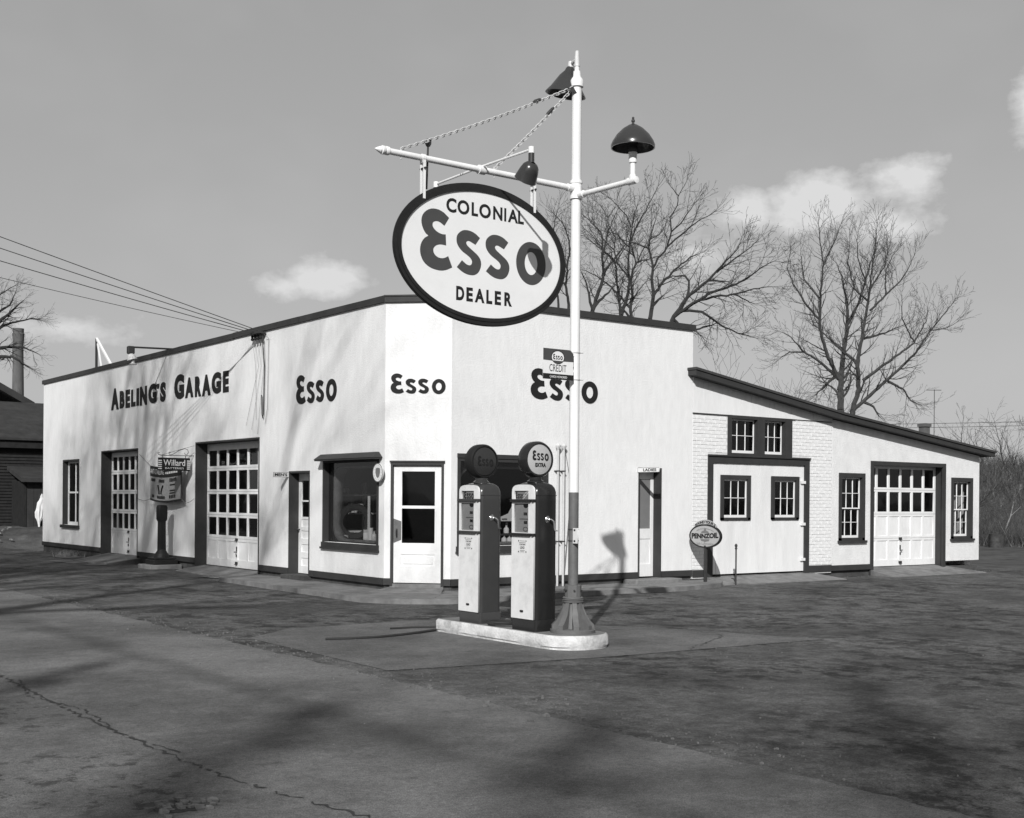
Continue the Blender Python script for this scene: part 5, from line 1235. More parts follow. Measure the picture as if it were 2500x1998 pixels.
# goods in the forecourt window behind the pumps
mb = MB(); mb.box(1.0, 2.95, 0.28, 0.9, 0.70, 0.875); tag(mb.build('display_shelf', 'dark', None), 'low dark display ledge behind the forecourt window', 'shelf')
T = thing('display_card', (2.45, 0.34, 0.88), 'white peaked advertising card in the window between the pumps', 'card')
PD = Plane3((2.16, 0.33, 0.0), (1, 0, 0))
shape(PD, [[(0.0, 1.28), (0.62, 1.28), (0.62, 1.36), (0.45, 1.6), (0.28, 1.6), (0.17, 1.42), (0.0, 1.36)]], 'card', 'paper', T, -0.012, 0.0); shape(PD, [rect(0.02, 0.14, 1.30, 1.33)], 'print', 'grey', T, 0.0005, 0.002)
mb = MB(); mb.box(2.3, 2.34, 0.36, 0.38, 0.876, 1.3); mb.box(2.62, 2.66, 0.36, 0.38, 0.876, 1.3); mb.build('stand', 'dark', T)
for k, (x, z) in enumerate(((2.24, 0.876), (2.36, 0.876), (2.29, 1.06))):
    can(x, 0.34, z, 0.05, 0.14, ('left white jar of the small stack behind the left pump', 'right white jar of the small stack behind the left pump', 'top white jar of the small stack behind the left pump')[k], 'paper', 'jars in the forecourt window', True)
mb = MB(); mb.box(2.12, 2.5, 0.3, 0.42, 1.02, 1.045); tag(mb.build('jar_shelf', 'dark', None), 'little dark shelf holding a jar behind the left pump', 'shelf')

# ------------------------------------------------------------------ left background: dark barn, shed, chimney stack
T = thing('dark_barn', (-2, 30, 0.5), 'dark clapboard barn with grey roof left of the garage', 'barn')
mb = MB(); mb.box(-9.5, 4.6, 28.85, 36, 0.3, 3.75); mb.build('wall', 'barn', T)
rbb = random.Random(4)
z = 0.5; k = 0
while z < 3.4:
    q = MB(); d = rbb.uniform(0, 0.006)
    q.hexa([(-9.5, 28.80 - d, z), (4.6, 28.80 - d, z), (4.6, 28.85, z), (-9.5, 28.85, z), (-9.5, 28.838, z + 0.118), (4.6, 28.838, z + 0.118), (4.6, 28.85, z + 0.118), (-9.5, 28.85, z + 0.118)]); q.build('board', 'barn', T); z += 0.112
mb = MB(); mb.hexa([(-9.8, 28.45, 3.68), (4.9, 28.45, 3.68), (4.9, 32.4, 5.24), (-9.8, 32.4, 5.24), (-9.8, 28.45, 3.76), (4.9, 28.45, 3.76), (4.9, 32.4, 5.33), (-9.8, 32.4, 5.33)]); mb.build('roof', 'barnroof', T)
mb = MB(); mb.hexa([(-9.8, 32.41, 5.24), (4.9, 32.41, 5.24), (4.9, 36.4, 3.68), (-9.8, 36.4, 3.68), (-9.8, 32.41, 5.33), (4.9, 32.41, 5.33), (4.9, 36.4, 3.76), (-9.8, 36.4, 3.76)]); mb.build('roof', 'barnroof', T)
mb = MB(); mb.box(-9.8, 4.9, 28.55, 28.799, 3.4, 3.67); mb.build('fascia', 'barn', T)
T = thing('gabled_house', (-3, 38, 0.5), 'roof of a taller gabled house showing over the barn', 'house')
mb = MB(); vs_ = [(-8.5, 37, 0.3), (2.2, 37, 0.3), (2.2, 37, 6.1), (-3.1, 37, 9.0), (-8.5, 37, 6.1)]; mb.add(vs_ + [(x, 46, z) for x, y, z in vs_], [(0, 1, 2, 3, 4), (9, 8, 7, 6, 5), (0, 1, 6, 5), (1, 2, 7, 6), (2, 3, 8, 7), (3, 4, 9, 8), (4, 0, 5, 9)]); mb.build('wall', 'stucco2', T)
for x0, z0, x1, z1 in ((3.9, 5.35, -3.1, 9.15), (-9.3, 5.7, -3.1, 9.15)):
    mb = MB(); mb.hexa([(x0, 36.4, z0), (x1, 36.4, z1), (x1, 46.6, z1), (x0, 46.6, z0), (x0, 36.4, z0 + 0.3), (x1, 36.4, z1 + 0.3), (x1, 46.6, z1 + 0.3), (x0, 46.6, z0 + 0.3)]); mb.build('roof', 'barnroof', T)
T = thing('lean_to_shed', (2.4, 27.6, 0.5), 'small dark lean-to shed with plank door at the garage end', 'shed')
mb = MB(); mb.hexa([(0.85, 26.9, 2.16), (4.2, 26.9, 2.16), (4.2, 28.84, 2.6), (0.85, 28.84, 2.6), (0.85, 26.9, 2.3), (4.2, 26.9, 2.3), (4.2, 28.84, 2.75), (0.85, 28.84, 2.75)]); mb.build('roof', 'barnroof', T)
mb = MB(); mb.box(1.02, 1.1, 27.2, 28.8, 0.3, 2.2); mb.build('wall', 'barn', T)
for k in range(12):
    mb = MB(); mb.box(1.12 + 0.23 * k, 1.34 + 0.23 * k, 27.18 + rbb.uniform(-0.01, 0.01), 27.22, 0.35, 2.2); mb.build('plank', 'barnroof', T)
T = thing('white_bundle', (1.5, 27.05, 0.55), 'bright white crumpled cloth hanging against the lean-to shed door', 'cloth')
bm = bmesh.new(); bmesh.ops.create_icosphere(bm, subdivisions=4, radius=1.0)
from mathutils import noise as mnoise
for v in bm.verts:
    p = v.co.copy(); n = 1 + 0.55 * mnoise.noise(p * 2.2) + 0.25 * mnoise.noise(p * 6)
    wz = 0.11 if p.z > 0.1 else 0.13 * max(0.12, 1 + p.z * 0.9)
    v.co = Vector((p.x * wz * n * 1.1 + (0.1 * p.z if p.z > 0 else 0), p.y * 0.05 * n, 0.55 + p.z * 0.55 * (1 + 0.15 * n)))
me = bpy.data.meshes.new('cloth'); bm.to_mesh(me); bm.free(); finish('cloth', me, 'paper', T, True)
mb = MB(); mb.tube([(1.49, 27.07, 0.5), (1.5, 27.07, 1.75)], 0.02, 6); mb.build('stick', 'iron', T)
T = thing('chimney_stack', (8.15, 55.1, 0), 'tall tapered round chimney stack far behind the barn', 'chimney')
mb = MB(); mb.lathe([(0.42, 0.0), (0.34, 6.0), (0.29, 9.3), (0.275, 10.1), (0.32, 10.7), (0.335, 10.85), (0.29, 10.9), (0.3, 11.15), (0.24, 11.15), (0.0, 10.9)], (8.15, 55.1, 0), (0, 0, 1), 28); mb.build('shaft', 'stack', T, True)
# rubble and snow-white debris on the bank at the far left
rr_ = random.Random(9)
mb = MB()
for k in range(40):
    x, y = rr_.uniform(-4.5, 0.6), rr_.uniform(23.2, 26.5); s = rr_.uniform(0.02, 0.07); z = 0.58 * sm(22.2, 25.2, y)
    c = Vector((x, y, z)); mb.hexa([c + Vector((rr_.uniform(0.6, 1.2) * s * a, rr_.uniform(0.6, 1.2) * s * b_, (rr_.uniform(0.3, 0.8) * s if h else -0.02))) for h in (0, 1) for a, b_ in ((-1, -1), (1, -1), (1, 1), (-1, 1))])
stuff(mb.build('rubble', 'stone', None), 'pale stones scattered on the bank by the dark barn', 'rubble')
# ------------------------------------------------------------------ trees
TWMIN = 0.0044
AU = Vector((0.803, -0.596, 0)); AD = Vector((0.596, 0.803, 0))
def rot_dir(d, ang, rnd):
    p = d.orthogonal().normalized(); p = Matrix.Rotation(rnd.uniform(0, 2 * math.pi), 3, d) @ p
    return (d * math.cos(ang) + p * math.sin(ang)).normalized()
def twig(mb, p, d, ln, r, lev, rnd, up, dens):
    """wandering tapered shoot with side shoots"""
    n = max(2, int(ln / 0.16)); pts = [p]; rad = [r]
    for i in range(n):
        d = (d + Vector((rnd.gauss(0, 0.13), rnd.gauss(0, 0.13), rnd.gauss(0, 0.10) + up * 0.07))).normalized()
        p = p + d * (ln / n); pts.append(p); rad.append(max(TWMIN, r * (1 - 0.85 * (i + 1) / n)))
        if lev > 0 and i >= 0 and rnd.random() < dens:
            twig(mb, p, rot_dir(d, R(rnd.uniform(22, 52)), rnd), ln * rnd.uniform(0.3, 0.62) * (1 - 0.45 * i / n), max(TWMIN, rad[-1] * 0.7), lev - 1, rnd, up, dens)
    mb.tube(pts, rad, 3, caps=False)
def guided_tree(name, loc, limbs, r0, label, seed, m='bark', twl=0.9, dens=0.75, base_u=0.0, lev=2, up=1.0, spread=0.35, group='bare trees behind the garage'):
    rnd = random.Random(seed); X, Y = loc
    T = thing(name, (X, Y, 0), label, 'tree', group)
    org = Vector((X, Y, 0))
    tr = MB(); cr = MB(); placed = []
    for li, lb in enumerate(limbs):
        ds = 0.0; rs = r0
        if li:
            best = None
            for q in placed:
                for (uv, dp, rr) in q:
                    e = math.hypot(uv[0] - lb[0][0], uv[1] - lb[0][1])
                    if best is None or e < best[0]: best = (e, dp, rr)
            if best and best[0] < 0.6: ds = best[1]; rs = max(0.012, best[2] * 0.72)
            else: rs = r0 * 0.6
        sl = rnd.uniform(-spread, spread); pts = []; acc = 0; info = []
        tot = sum(math.hypot(lb[i + 1][0] - lb[i][0], lb[i + 1][1] - lb[i][1]) for i in range(len(lb) - 1))
        for i in range(len(lb) - 1):
            a, b = lb[i], lb[i + 1]; sg = math.hypot(b[0] - a[0], b[1] - a[1]); k = max(1, int(sg / 0.14))
            for j in range(k):
                t = j / k; u = a[0] + (b[0] - a[0]) * t; z = a[1] + (b[1] - a[1]) * t; s = acc + sg * t
                dep = ds + sl * s; f = s / tot
                rr = rs * (1 - f) ** 0.85 + 0.007
                info.append(((u, z), dep, rr)); pts.append(org + AU * (u + rnd.gauss(0, 0.012)) + AD * dep + Vector((0, 0, z + rnd.gauss(0, 0.012))))
            acc += sg
        placed.append(info)
        rad = [q[2] for q in info]
        if li == 0 or (lb[0][1] == limbs[0][0][1]):
            b0 = pts[0]; n0 = org + (b0 - org) * 0.15
            n0.z = -0.3
            tr.tube([n0, n0.lerp(b0, 0.35), n0.lerp(b0, 0.75), b0], [rs * 1.75, rs * 1.4, rs * 1.15, rs + 0.004], 8)
        cr.tube(pts, rad, 6 if rs > 0.03 else 4, caps=False)
        for i in range(2, len(pts)):
            f = i / len(pts)
            for _ in range(1 if rnd.random() < 0.55 + 0.5 * f else 0):
                d = (pts[i] - pts[i - 1]).normalized()
                twig(cr, pts[i], rot_dir(d, R(rnd.uniform(25, 60)), rnd), twl * rnd.uniform(0.4, 1.15) * (1.1 - 0.4 * f), max(0.006, rad[i] * 0.42), lev, rnd, up, dens)
        d = (pts[-1] - pts[-2]).normalized()
        for _ in range(3): twig(cr, pts[-1], rot_dir(d, R(rnd.uniform(3, 25)), rnd), twl * 0.6, 0.006, 1, rnd, up, dens)
    tr.build('trunk', m, T, True, recalc=False); cr.build('crown', m, T, False, recalc=False)
    return T
T1 = [[(0.00,8.41),(0.14,8.82),(0.30,9.34),(0.45,9.91),(0.39,10.52),(0.40,11.09),(0.36,11.41),(0.03,11.82),(-0.37,12.22)],[(0.45,9.91),(0.86,10.44),(1.26,10.97),(1.29,11.46)],[(0.00,8.41),(-0.23,9.50),(-0.42,9.91)],[(0.06,8.57),(0.46,8.98),(0.94,9.47)],[(0.39,10.52),(0.61,11.41),(0.96,12.27)]]
T2 = [[(0.00,8.57),(0.23,9.15),(0.35,9.83),(0.33,10.38),(0.34,10.93),(0.42,11.52),(0.50,12.12),(0.62,12.71),(0.79,13.18)],[(0.35,9.83),(0.47,10.30),(0.77,10.93),(1.06,11.32)],[(0.00,8.57),(-0.11,9.32),(-0.18,9.95),(-0.21,10.50),(-0.27,10.65),(-0.68,11.01),(-1.06,11.51),(-1.45,11.89)],[(0.42,11.52),(0.67,12.12),(1.01,12.72),(1.30,13.27),(1.47,13.65)],[(0.46,12.08),(0.29,12.50),(-0.05,12.88),(-0.40,13.17)],[(-0.21,10.50),(0.09,11.01),(0.34,11.35)],[(0.34,11.27),(-0.09,11.78),(-0.56,11.86)]]
T3 = [[(0.00,7.99),(0.08,8.43),(0.13,8.83),(0.07,9.30),(0.12,9.82),(0.06,10.25),(-0.04,10.53),(0.0,10.81),(0.17,11.36),(0.29,11.76)],[(0.12,9.82),(0.30,10.14),(0.61,10.54),(0.73,11.05),(0.69,11.53),(0.92,11.96),(0.96,12.24),(1.15,12.64),(1.31,12.88)],[(0.13,8.83),(0.47,9.31),(0.78,9.66),(1.17,10.02),(1.57,10.30),(1.96,10.51)],[(0.61,10.54),(1.01,10.89),(1.32,11.17),(1.80,11.54),(2.39,11.82)],[(0.73,11.05),(1.08,11.37),(1.44,11.93),(1.75,12.33)],[(-0.04,10.53),(-0.38,10.65),(-0.77,10.76),(-1.17,10.84)],[(0.08,8.43),(0.31,8.67),(0.59,8.99)],[(0.0,10.81),(0.37,11.05),(0.69,11.53)],[(0.96,12.24),(0.72,12.64),(0.60,12.83)]]
T4 = [[(0.00,7.78),(0.29,8.20),(0.54,8.59),(0.90,8.87),(1.21,9.14),(1.48,9.41),(1.78,9.76),(2.17,10.15),(2.36,10.54)],[(1.48,9.41),(1.94,9.73),(2.44,10.08),(2.82,10.39)],[(0.54,8.59),(0.61,9.13),(0.47,9.33),(0.05,9.32),(-0.26,9.13)],[(0.06,7.89),(0.44,8.17),(0.87,8.44),(1.25,8.68),(1.79,8.83),(2.37,9.07),(2.87,9.46),(3.41,9.74)],[(0.87,8.44),(1.48,8.56),(2.06,8.60),(2.64,8.76),(3.38,8.81)],[(0.33,8.09),(0.64,8.15),(1.02,8.07),(1.41,7.82),(1.80,7.56),(2.35,7.33),(3.00,7.14)],[(2.35,7.33),(2.77,7.51)],[(2.06,8.60),(2.45,8.41),(2.88,8.26)],[(1.21,9.14),(1.63,9.14),(2.06,9.11)],[(0.06,7.85),(0.45,7.55),(0.87,7.53),(1.30,7.67),(1.88,7.83)]]
T0 = [[(0.17,9.12),(0.04,9.81),(0.07,10.46),(0.16,11.03),(0.11,11.55),(-0.15,12.06),(-0.59,12.49)],[(-0.22,9.12),(-0.29,9.59),(-0.18,10.24),(-0.36,11.11),(-0.80,11.71),(-1.11,12.32)],[(0.07,10.46),(-0.23,11.02),(-0.45,11.54),(-0.37,12.41),(-0.20,12.93)],[(0.16,11.03),(0.37,11.72),(0.62,12.33)]]
TR = [[(-0.25,5.55),(-0.19,6.88),(-0.05,7.86),(0.15,8.91),(0.21,9.96),(0.13,10.66),(0.02,11.36),(-0.19,12.05)],[(0.22,9.26),(0.59,10.10),(0.83,11.01),(1.14,12.34),(1.16,13.46)],[(0.25,5.55),(0.52,6.46),(0.47,7.51),(0.67,8.70),(0.88,9.82),(1.01,10.66),(1.11,11.71),(1.41,12.91)],[(-0.26,6.88),(-0.86,7.85),(-1.22,8.90),(-1.29,10.09),(-1.27,11.49),(-1.45,12.32),(-1.60,13.16)],[(-0.29,6.88),(-1.07,7.57),(-1.77,7.98),(-2.47,8.68),(-2.89,8.82)],[(-1.22,9.25),(-1.85,9.94),(-2.35,10.78),(-2.63,11.48),(-2.50,12.04)],[(0.25,5.52),(1.04,6.26),(1.95,7.10),(2.78,7.95),(3.33,8.86),(3.96,9.64),(4.35,10.24)],[(0.69,6.81),(1.73,7.59),(2.78,8.37),(3.26,9.28),(3.32,9.98)],[(1.02,9.76),(1.71,10.46),(2.40,11.10),(2.82,11.73),(3.16,12.50)],[(0.75,8.56),(1.72,8.85),(2.63,9.28)],[(0.70,5.91),(1.12,5.70),(1.40,5.14)],[(1.67,6.75),(2.37,6.48),(2.79,5.99),(3.29,5.79)],[(-1.27,11.49),(-0.89,12.33),(-0.62,13.17)],[(0.47,7.51),(-0.37,8.35),(-1.08,9.18)],[(-0.19,7.16),(-0.85,6.59),(-1.33,6.10)],[(0.91,10.17),(0.31,10.66),(-0.05,11.78),(0.01,12.62)],[(-1.29,10.09),(-1.9,11.0),(-1.95,12.3)],[(0.83,11.01),(0.5,12.0),(0.45,13.2)],[(1.01,10.66),(1.6,11.6),(1.9,12.9)],[(1.71,10.46),(1.75,11.5),(2.2,12.4)],[(2.78,8.37),(2.2,9.4),(2.1,10.4)],[(-1.77,7.98),(-2.4,8.0),(-2.9,7.6)],[(3.33,8.86),(3.9,8.9),(4.4,9.2)]]
TL = [[(0.00,5.75),(0.12,7.08),(0.32,7.88),(0.97,8.62),(1.17,8.78),(1.53,9.15),(1.80,9.42)],[(0.32,7.88),(0.98,8.37),(1.47,8.54),(1.90,8.69),(2.40,8.59)],[(0.32,7.88),(0.64,8.61),(0.97,8.88),(1.30,9.08),(1.63,9.75)],[(0.12,7.08),(0.65,7.38),(1.15,7.45),(1.81,7.46),(2.31,7.26),(2.58,7.10)],[(0.06,6.42),(0.59,6.92),(0.99,7.04),(1.58,7.03),(2.09,6.76),(2.55,6.44)],[(0.32,7.88),(0.24,9.07),(0.46,10.07)],[(0.24,8.74),(0.77,9.58),(1.10,9.85),(1.46,10.08)],[(0.12,7.08),(-0.7,8.0),(-1.4,9.2)],[(0.06,6.42),(-1.0,7.2),(-2.0,7.9)]]
guided_tree('bare_tree', (18.452, 18.69), T0, 0.05, 'bare tree half hidden behind the oval sign and pole', 21, twl=1.15, dens=0.85)
guided_tree('bare_tree', (17.362, 15.762), T1, 0.07, 'bare tree just right of the sign pole above the roof', 22, twl=1.3, dens=0.66, lev=3)
guided_tree('bare_tree', (19.509, 16.659), T2, 0.065, 'second bare tree right of the sign pole, tall twin stems', 23, twl=1.3, dens=0.66, lev=3)
guided_tree('bare_tree', (18.323, 13.803), T3, 0.075, 'third bare tree right of the sign pole with crooked stem', 24, twl=1.3, dens=0.66, lev=3)
guided_tree('bare_tree', (18.214, 12.639), T4, 0.075, 'bare tree leaning far right over the end of the tall wall', 25, twl=1.35, dens=0.66, lev=3, up=0.5)
guided_tree('bare_tree', (26.2, 23.3), [[(-u * 1.25, 1.674 + (z - 1.674) * 1.2) for u, z in q] for q in T3], 0.085, 'bare tree farther back filling the gap between the stems', 29, twl=1.6, dens=0.66, lev=3)
guided_tree('bare_tree', (31.145, 15.491), TR, 0.145, 'big many-stemmed bare tree behind the annex roof', 26, 'barkl', twl=1.5, dens=0.7, up=1.3, lev=3)
TL = [[(u * 1.292, 1.674 + (z - 1.674) * 1.292) for u, z in q] for q in TL]
guided_tree('bare_tree', (4.17, 48.0), TL, 0.2, 'bare tree at the far left edge behind the barn', 27, twl=1.2, dens=0.9, up=-0.1, group='bare trees at the left')
# low bushes showing over the annex roof
def bush(loc, h, n, seed, label, m='bark', spread=0.5):
    rnd = random.Random(seed); T = thing('bare_bush', loc, label, 'bush', 'bare bushes'); mb = MB(); o = Vector(loc)
    for _ in range(n):
        d = Vector((rnd.gauss(0, spread), rnd.gauss(0, spread), 1)).normalized(); twig(mb, o + Vector((rnd.gauss(0, 0.12), rnd.gauss(0, 0.12), -0.05)), d, h * rnd.uniform(0.6, 1.05), 0.018, 2, rnd, 0.4, 0.5)
    mb.build('stems', m, T, False, recalc=False)
bush((17.5, 9.6, 0), 6.3, 9, 31, 'bare bush in the notch between tall wall and annex roof', spread=0.28)
bush((26.5, 13.2, 0), 6.6, 7, 32, 'bare bush left of the big tree over the annex roof', spread=0.3)
bush((33.2, 12.0, 0), 6.0, 6, 33, 'bare bush right of the big tree over the annex roof', spread=0.3)

# trees across the street, behind the camera: their shadows fall on the street wall and the paving
def wild_tree(loc, h, r0, seed, label, lean=(0, 0), lev=5, dens=1.0):
    rnd = random.Random(seed); T = thing('street_tree', (loc[0], loc[1], 0), label, 'tree', 'trees across the street'); tr = MB(); cr = MB()
    o = Vector((loc[0], loc[1], -0.2)); top = o + Vector((lean[0], lean[1], h * 0.38))
    tr.tube([o, o.lerp(top, 0.12), o.lerp(top, 0.6), top], [r0 * 1.5, r0 * 1.08, r0 * 0.95, r0 * 0.85], 9)
    def grow(p, d, ln, r, k):
        n = 4; pts = [p]; rad = [r]
        for i in range(n):
            d = (d + Vector((rnd.gauss(0, 0.12), rnd.gauss(0, 0.12), rnd.gauss(0.04, 0.08)))).normalized(); p = p + d * ln / n; pts.append(p); rad.append(r * (1 - 0.4 * (i + 1) / n))
        cr.tube(pts, rad, 5 if r > 0.04 else 3, caps=False)
        if k == 0: return
        for _ in range(rnd.choice((2, 3, 3))): grow(p, rot_dir(d, R(rnd.uniform(14, 46)), rnd), ln * rnd.uniform(0.6, 0.86), rad[-1] * rnd.uniform(0.6, 0.85), k - 1)
        if k < lev: grow(pts[2], rot_dir(d, R(rnd.uniform(30, 65)), rnd), ln * 0.6, rad[2] * 0.5, k - 1)
    for _ in range(4): grow(top, rot_dir(Vector((0, 0, 1)), R(rnd.uniform(8, 42)), rnd), h * 0.2, r0 * 0.6, lev)
    tr.build('trunk', 'bark', T, True, recalc=False); cr.build('crown', 'bark', T, False, recalc=False)
wild_tree((-27.5, -11.5), 28, 0.78, 41, 'tall elm farthest up the street, across the road', lev=6)
wild_tree((-27.2, -15.4), 28, 0.78, 42, 'tall elm across the road opposite the garage doors', lev=6)
wild_tree((-32.0, -33.5), 23, 0.5, 43, 'tall elm well behind the camera on the left', lev=6)
wild_tree((-23.0, -39.0), 23, 0.5, 45, 'elm behind and right of the camera', lev=6)
def spruce(loc, h, rad, seed, label):
    """conifer: whorls of drooping boughs hung with needle sprays"""
    rnd = random.Random(seed); T = thing('spruce_tree', (loc[0], loc[1], 0), label, 'tree', 'trees across the street'); o = Vector((loc[0], loc[1], 0)); cr = MB(); tr = MB()
    tr.cyl(o - Vector((0, 0, 0.2)), o + Vector((0, 0, h)), h * 0.012 + 0.08, 0.02, 8)
    z = h * 0.16
    while z < h * 0.985:
        r_ = rad * (1 - z / h) ** 0.8 + 0.15; n = 8
        for k in range(n):
            t = rnd.uniform(0, 2 * math.pi); ln = r_ * rnd.uniform(0.65, 1.1); d = Vector((math.cos(t), math.sin(t), rnd.uniform(-0.35, 0.0)))
            p0 = o + Vector((0, 0, z + rnd.uniform(-0.2, 0.2)))
            for j in range(max(3, int(ln * 7))):
                q = p0 + d * ln * rnd.uniform(0.1, 1.0); a = Vector((rnd.gauss(0, 1), rnd.gauss(0, 1), rnd.gauss(0, 0.6))).normalized() * rnd.uniform(0.12, 0.34); c = Vector((rnd.gauss(0, 1), rnd.gauss(0, 1), rnd.gauss(0, 0.6))).normalized() * 0.09
                k0 = len(cr.v); cr.v += [tuple(q - a), tuple(q + c), tuple(q + a + Vector((0, 0, -0.06)))]; cr.f.append((k0, k0 + 1, k0 + 2))
        z += 0.32
    tr.build('trunk', 'bark', T, True, recalc=False); cr.build('crown', 'brush', T, False, recalc=False)
spruce((-26.4, -24.9), 16.5, 2.4, 52, 'smaller spruce across the road left of the camera')
spruce((-29.0, -31.6), 19.3, 2.3, 54, 'slim spruce standing back from the road behind the camera')
spruce((-30.7, -36.4), 22.0, 3.4, 51, 'tall spruce behind the camera beyond the road')
spruce((-26.5, -35.4), 21.0, 3.2, 53, 'broad spruce behind the camera on the right')

# ------------------------------------------------------------------ right background: brush, barrel, far roof, wires
rh = random.Random(14); mb = MB()
def sprig(p, h, rnd, n):
    for _ in range(n):
        d = Vector((rnd.gauss(0, 0.35), rnd.gauss(0, 0.35), 1)).normalized(); q = p + d * h * rnd.uniform(0.5, 1.0); s = Vector((-d.y, d.x, 0)); s = (AU * rnd.uniform(0.5, 1) + AD * rnd.uniform(-0.5, 0.5)) * rnd.uniform(0.006, 0.014)
        m_ = p.lerp(q, 0.5) + Vector((rnd.gauss(0, 0.05), rnd.gauss(0, 0.05), 0))
        o_ = len(mb.v); mb.v += [tuple(p - s), tuple(p + s), tuple(m_ + s * 0.7), tuple(m_ - s * 0.7), tuple(q)]; mb.f += [(o_, o_ + 1, o_ + 2, o_ + 3), (o_ + 3, o_ + 2, o_ + 4)]
        for _ in range(2):
            e = m_.lerp(q, rnd.random() * 0.7); w = e + (d * 0.6 + Vector((rnd.gauss(0, 0.5), rnd.gauss(0, 0.5), rnd.uniform(0, 0.5)))) * h * 0.28; o_ = len(mb.v)
            mb.v += [tuple(e - s * 0.5), tuple(e + s * 0.5), tuple(w)]; mb.f.append((o_, o_ + 1, o_ + 2))
for _ in range(11000):
    dd = rh.uniform(53.5, 74) if rh.random() < 0.6 else rh.uniform(53.5, 60); a = rh.uniform(0.9, 1.16)
    x = -11.1 + dd * math.sin(a); y = -17.9 + dd * math.cos(a)
    if x < 19: continue
    sprig(Vector((x, y, hill(x, y) - 0.05)), rh.uniform(0.5, 1.9), rh, rh.choice((3, 4, 5)))
stuff(mb.build('brush', 'brush', None, recalc=False), 'tangle of leafless brush covering the hillside on the right', 'brush')
mb = MB()
for _ in range(1500):
    dd = rh.uniform(53, 64); a = rh.uniform(0.9, 1.16); x = -11.1 + dd * math.sin(a); y = -17.9 + dd * math.cos(a)
    if x < 19: continue
    sprig(Vector((x, y, hill(x, y) - 0.05)), rh.uniform(0.4, 1.5), rh, rh.choice((1, 2, 3)))
stuff(mb.build('pale_stalks', 'dry', None, recalc=False), 'pale dead stalks standing among the dark brush on the hillside', 'stalks')
for k, (dd, a, h) in enumerate(((64, 0.992, 3.2), (65, 1.004, 2.6), (66, 1.018, 3.6), (63, 1.03, 3.0), (67, 1.045, 3.3), (62, 0.978, 2.6))):
    x = -11.1 + dd * math.sin(a); y = -17.9 + dd * math.cos(a)
    T = thing('sapling', (x, y, hill(x, y)), ('second', 'third', 'fourth', 'fifth', 'sixth', 'first')[k] + ' bare sapling from the left on the hilltop right of the annex', 'tree', 'hilltop saplings')
    mb = MB(); twig(mb, Vector((x, y, hill(x, y) - 0.1)), Vector((rh.gauss(0, 0.1), rh.gauss(0, 0.1), 1)).normalized(), h, 0.035, 3, rh, 0.5, 0.6); mb.build('crown', 'bark', T, recalc=False)
mb = MB(); x, y = 35.6, 11.3; z = hill(x, y); mb.tube([(x, y, z), (x + 0.45, y - 0.35, z + 1.5), (x + 0.6, y - 0.4, z + 2.1)], [0.04, 0.03, 0.01], 6); mb.tube([(x + 0.45, y - 0.35, z + 1.5), (x + 0.8, y - 0.6, z + 1.9)], [0.02, 0.006], 5)
tag(mb.build('dead_branch', 'dry', None), 'pale leaning dead branch in the brush behind the barrel', 'branch')
T = thing('oil_barrel', (33.2, 9.8, hill(33.2, 9.8)), 'rusty dark steel barrel standing in the brush right of the annex', 'barrel')
bz = hill(33.2, 9.8)
mb = MB(); mb.lathe([(0.0, 0.0), (0.29, 0.0), (0.3, 0.02), (0.285, 0.03), (0.285, 0.28), (0.3, 0.295), (0.285, 0.31), (0.285, 0.57), (0.3, 0.585), (0.285, 0.6), (0.285, 0.85), (0.3, 0.86), (0.3, 0.88), (0.285, 0.88), (0.28, 0.865), (0.0, 0.865)], (33.2, 9.8, bz - 0.03), (0, 0, 1), 28); mb.build('drum', 'rust', T, True)
mb = MB()
for _ in range(26):
    x = 32.6 + rh.uniform(-1.2, 1.6); y = 9.3 + rh.uniform(-0.6, 0.6); s = rh.uniform(0.03, 0.1); c = Vector((x, y, hill(x, y)))
    mb.hexa([c + Vector((rh.uniform(0.6, 1.2) * s * a, rh.uniform(0.6, 1.2) * s * b_, rh.uniform(0.2, 0.6) * s if h else -0.03)) for h in (0, 1) for a, b_ in ((-1, -1), (1, -1), (1, 1), (-1, 1))])
stuff(mb.build('litter', 'paper', None), 'scraps of pale litter on the ground round the barrel', 'litter')
mb = MB()
for _ in range(1500):
    x = 32.5 + rh.gauss(0, 2.6); y = 9.6 + rh.gauss(0, 1.6)
    if x < 18.5: continue
    d = Vector((rh.gauss(0, 0.5), rh.gauss(0, 0.5), 1)) * rh.uniform(0.08, 0.35); p = Vector((x, y, hill(x, y) - 0.02)); s = AU * 0.006; o_ = len(mb.v); mb.v += [tuple(p - s), tuple(p + s), tuple(p + d)]; mb.f.append((o_, o_ + 1, o_ + 2))
stuff(mb.build('dry_grass', 'brush', None, recalc=False), 'withered grass round the barrel right of the annex', 'grass')
T = thing('brick_chimney', (30.3, 11.1, 0), 'small square chimney of a house peeping over the annex roof', 'chimney')
mb = MB(); mb.box(30.15, 30.45, 10.95, 11.25, 0, 4.62); mb.build('shaft', 'stack', T); mb = MB(); mb.box(30.11, 30.49, 10.91, 11.29, 4.62, 4.75); mb.build('cap', 'stack', T)
T = thing('aerial', (36.72, 15.09, 0), 'thin television aerial mast beyond the annex roof', 'aerial')
mb = MB(); mb.tube([(36.72, 15.09, 0), (36.72, 15.09, 6.72)], 0.016, 5); mb.build('mast', 'iron', T); mb = MB(); mb.tube([(36.43, 15.3, 6.69), (36.96, 14.9, 6.69)], 0.014, 5); mb.build('dipole', 'iron', T)
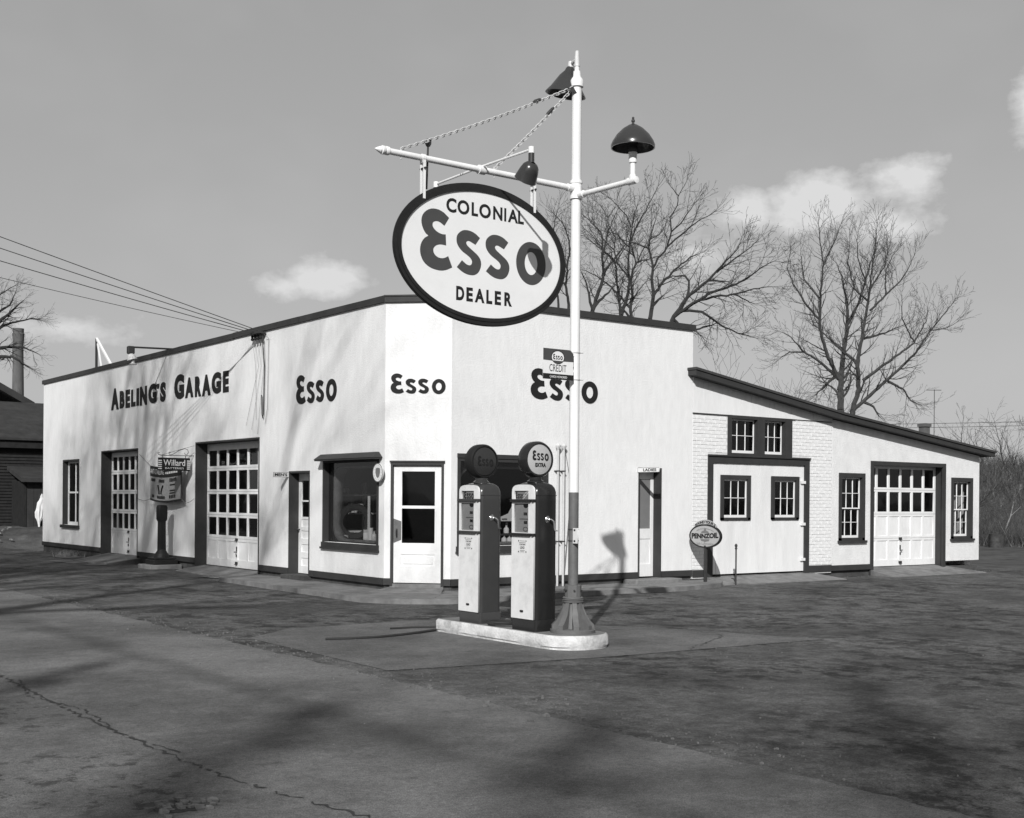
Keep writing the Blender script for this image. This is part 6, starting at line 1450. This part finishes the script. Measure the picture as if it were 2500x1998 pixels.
for k in range(2):
    mb = MB(); mb.tube([(40 + 60 * t, 54 - 45 * t, 6.6 + 0.28 * k + 2.2 * t - 0.5 * math.sin(math.pi * t)) for t in [i / 24 for i in range(25)]], 0.02, 4)
    tag(mb.build('far_wire', 'wire', None), ('lower', 'upper')[k] + ' of two distant power wires over the hillside', 'wire', 'distant wires')

# ------------------------------------------------------------------ loose stones, dry weeds, pothole patch
mb = MB(); rs_ = random.Random(17)
def stone(x, y, s, z=0.0):
    c = Vector((x, y, z)); mb.hexa([c + Vector((rs_.uniform(0.5, 1.1) * s * a, rs_.uniform(0.5, 1.1) * s * b_, rs_.uniform(0.4, 0.9) * s if h else -0.01)) for h in (0, 1) for a, b_ in ((-1, -1), (1, -1), (1, 1), (-1, 1))])
for _ in range(700):
    y = rs_.uniform(-14.5, 4); stone(-5.15 + rs_.gauss(0, 0.25) + (0.25 if y < -9 else 0), y, rs_.choice((0.004, 0.005, 0.006, 0.009)) * rs_.uniform(0.6, 1.4), 0.002)
for _ in range(250): stone(rs_.uniform(-9.5, 2), rs_.uniform(-14, -2), 0.005 * rs_.uniform(0.6, 1.3), 0.002)
for _ in range(60): stone(-8.55 + rs_.gauss(0, 0.1), -11.45 + rs_.gauss(0, 0.07), rs_.uniform(0.008, 0.025), 0.003)
for _ in range(10): stone(-5.2 + rs_.gauss(0, 0.15), rs_.uniform(-12, -8.5), rs_.uniform(0.018, 0.03), 0.003)
for _ in range(260): stone(-0.1 - abs(rs_.gauss(0, 0.12)), rs_.uniform(6, 21), 0.006 * rs_.uniform(0.6, 2.0), 0.002)
for _ in range(160): stone(rs_.uniform(7, 17), -0.1 - abs(rs_.gauss(0, 0.15)), 0.006 * rs_.uniform(0.6, 2.2), 0.004)
for _ in range(120): stone(rs_.uniform(0.5, 6.5), -0.06 - abs(rs_.gauss(0, 0.05)), 0.005 * rs_.uniform(0.6, 2.0), 0.081)
stuff(mb.build('gravel', 'gravel', None), 'loose stones along the broken edge of the street', 'gravel')
me = curve_mesh([rag([(-8.72, -11.3), (-8.48, -11.3), (-8.42, -11.52), (-8.6, -11.6), (-8.74, -11.48)], 0.03, 0.025, rs_)], 0.0, 'pothole')
for v in me.vertices: v.co.z = 0.0035
struct(finish('pothole', me, 'tar'))
mb = MB()
for _ in range(160):
    p = Vector((-0.62 + rs_.gauss(0, 0.12), 16.8 + rs_.gauss(0, 0.3), 0.0)); d = Vector((rs_.gauss(0, 0.6), rs_.gauss(0, 0.6), 1)) * rs_.uniform(0.08, 0.24); s = AU * 0.006; o_ = len(mb.v); mb.v += [tuple(p - s), tuple(p + s), tuple(p + d)]; mb.f.append((o_, o_ + 1, o_ + 2))
stuff(mb.build('dry_weeds', 'dry', None, recalc=False), 'tuft of dry weeds at the foot of the far garage wall', 'weeds')
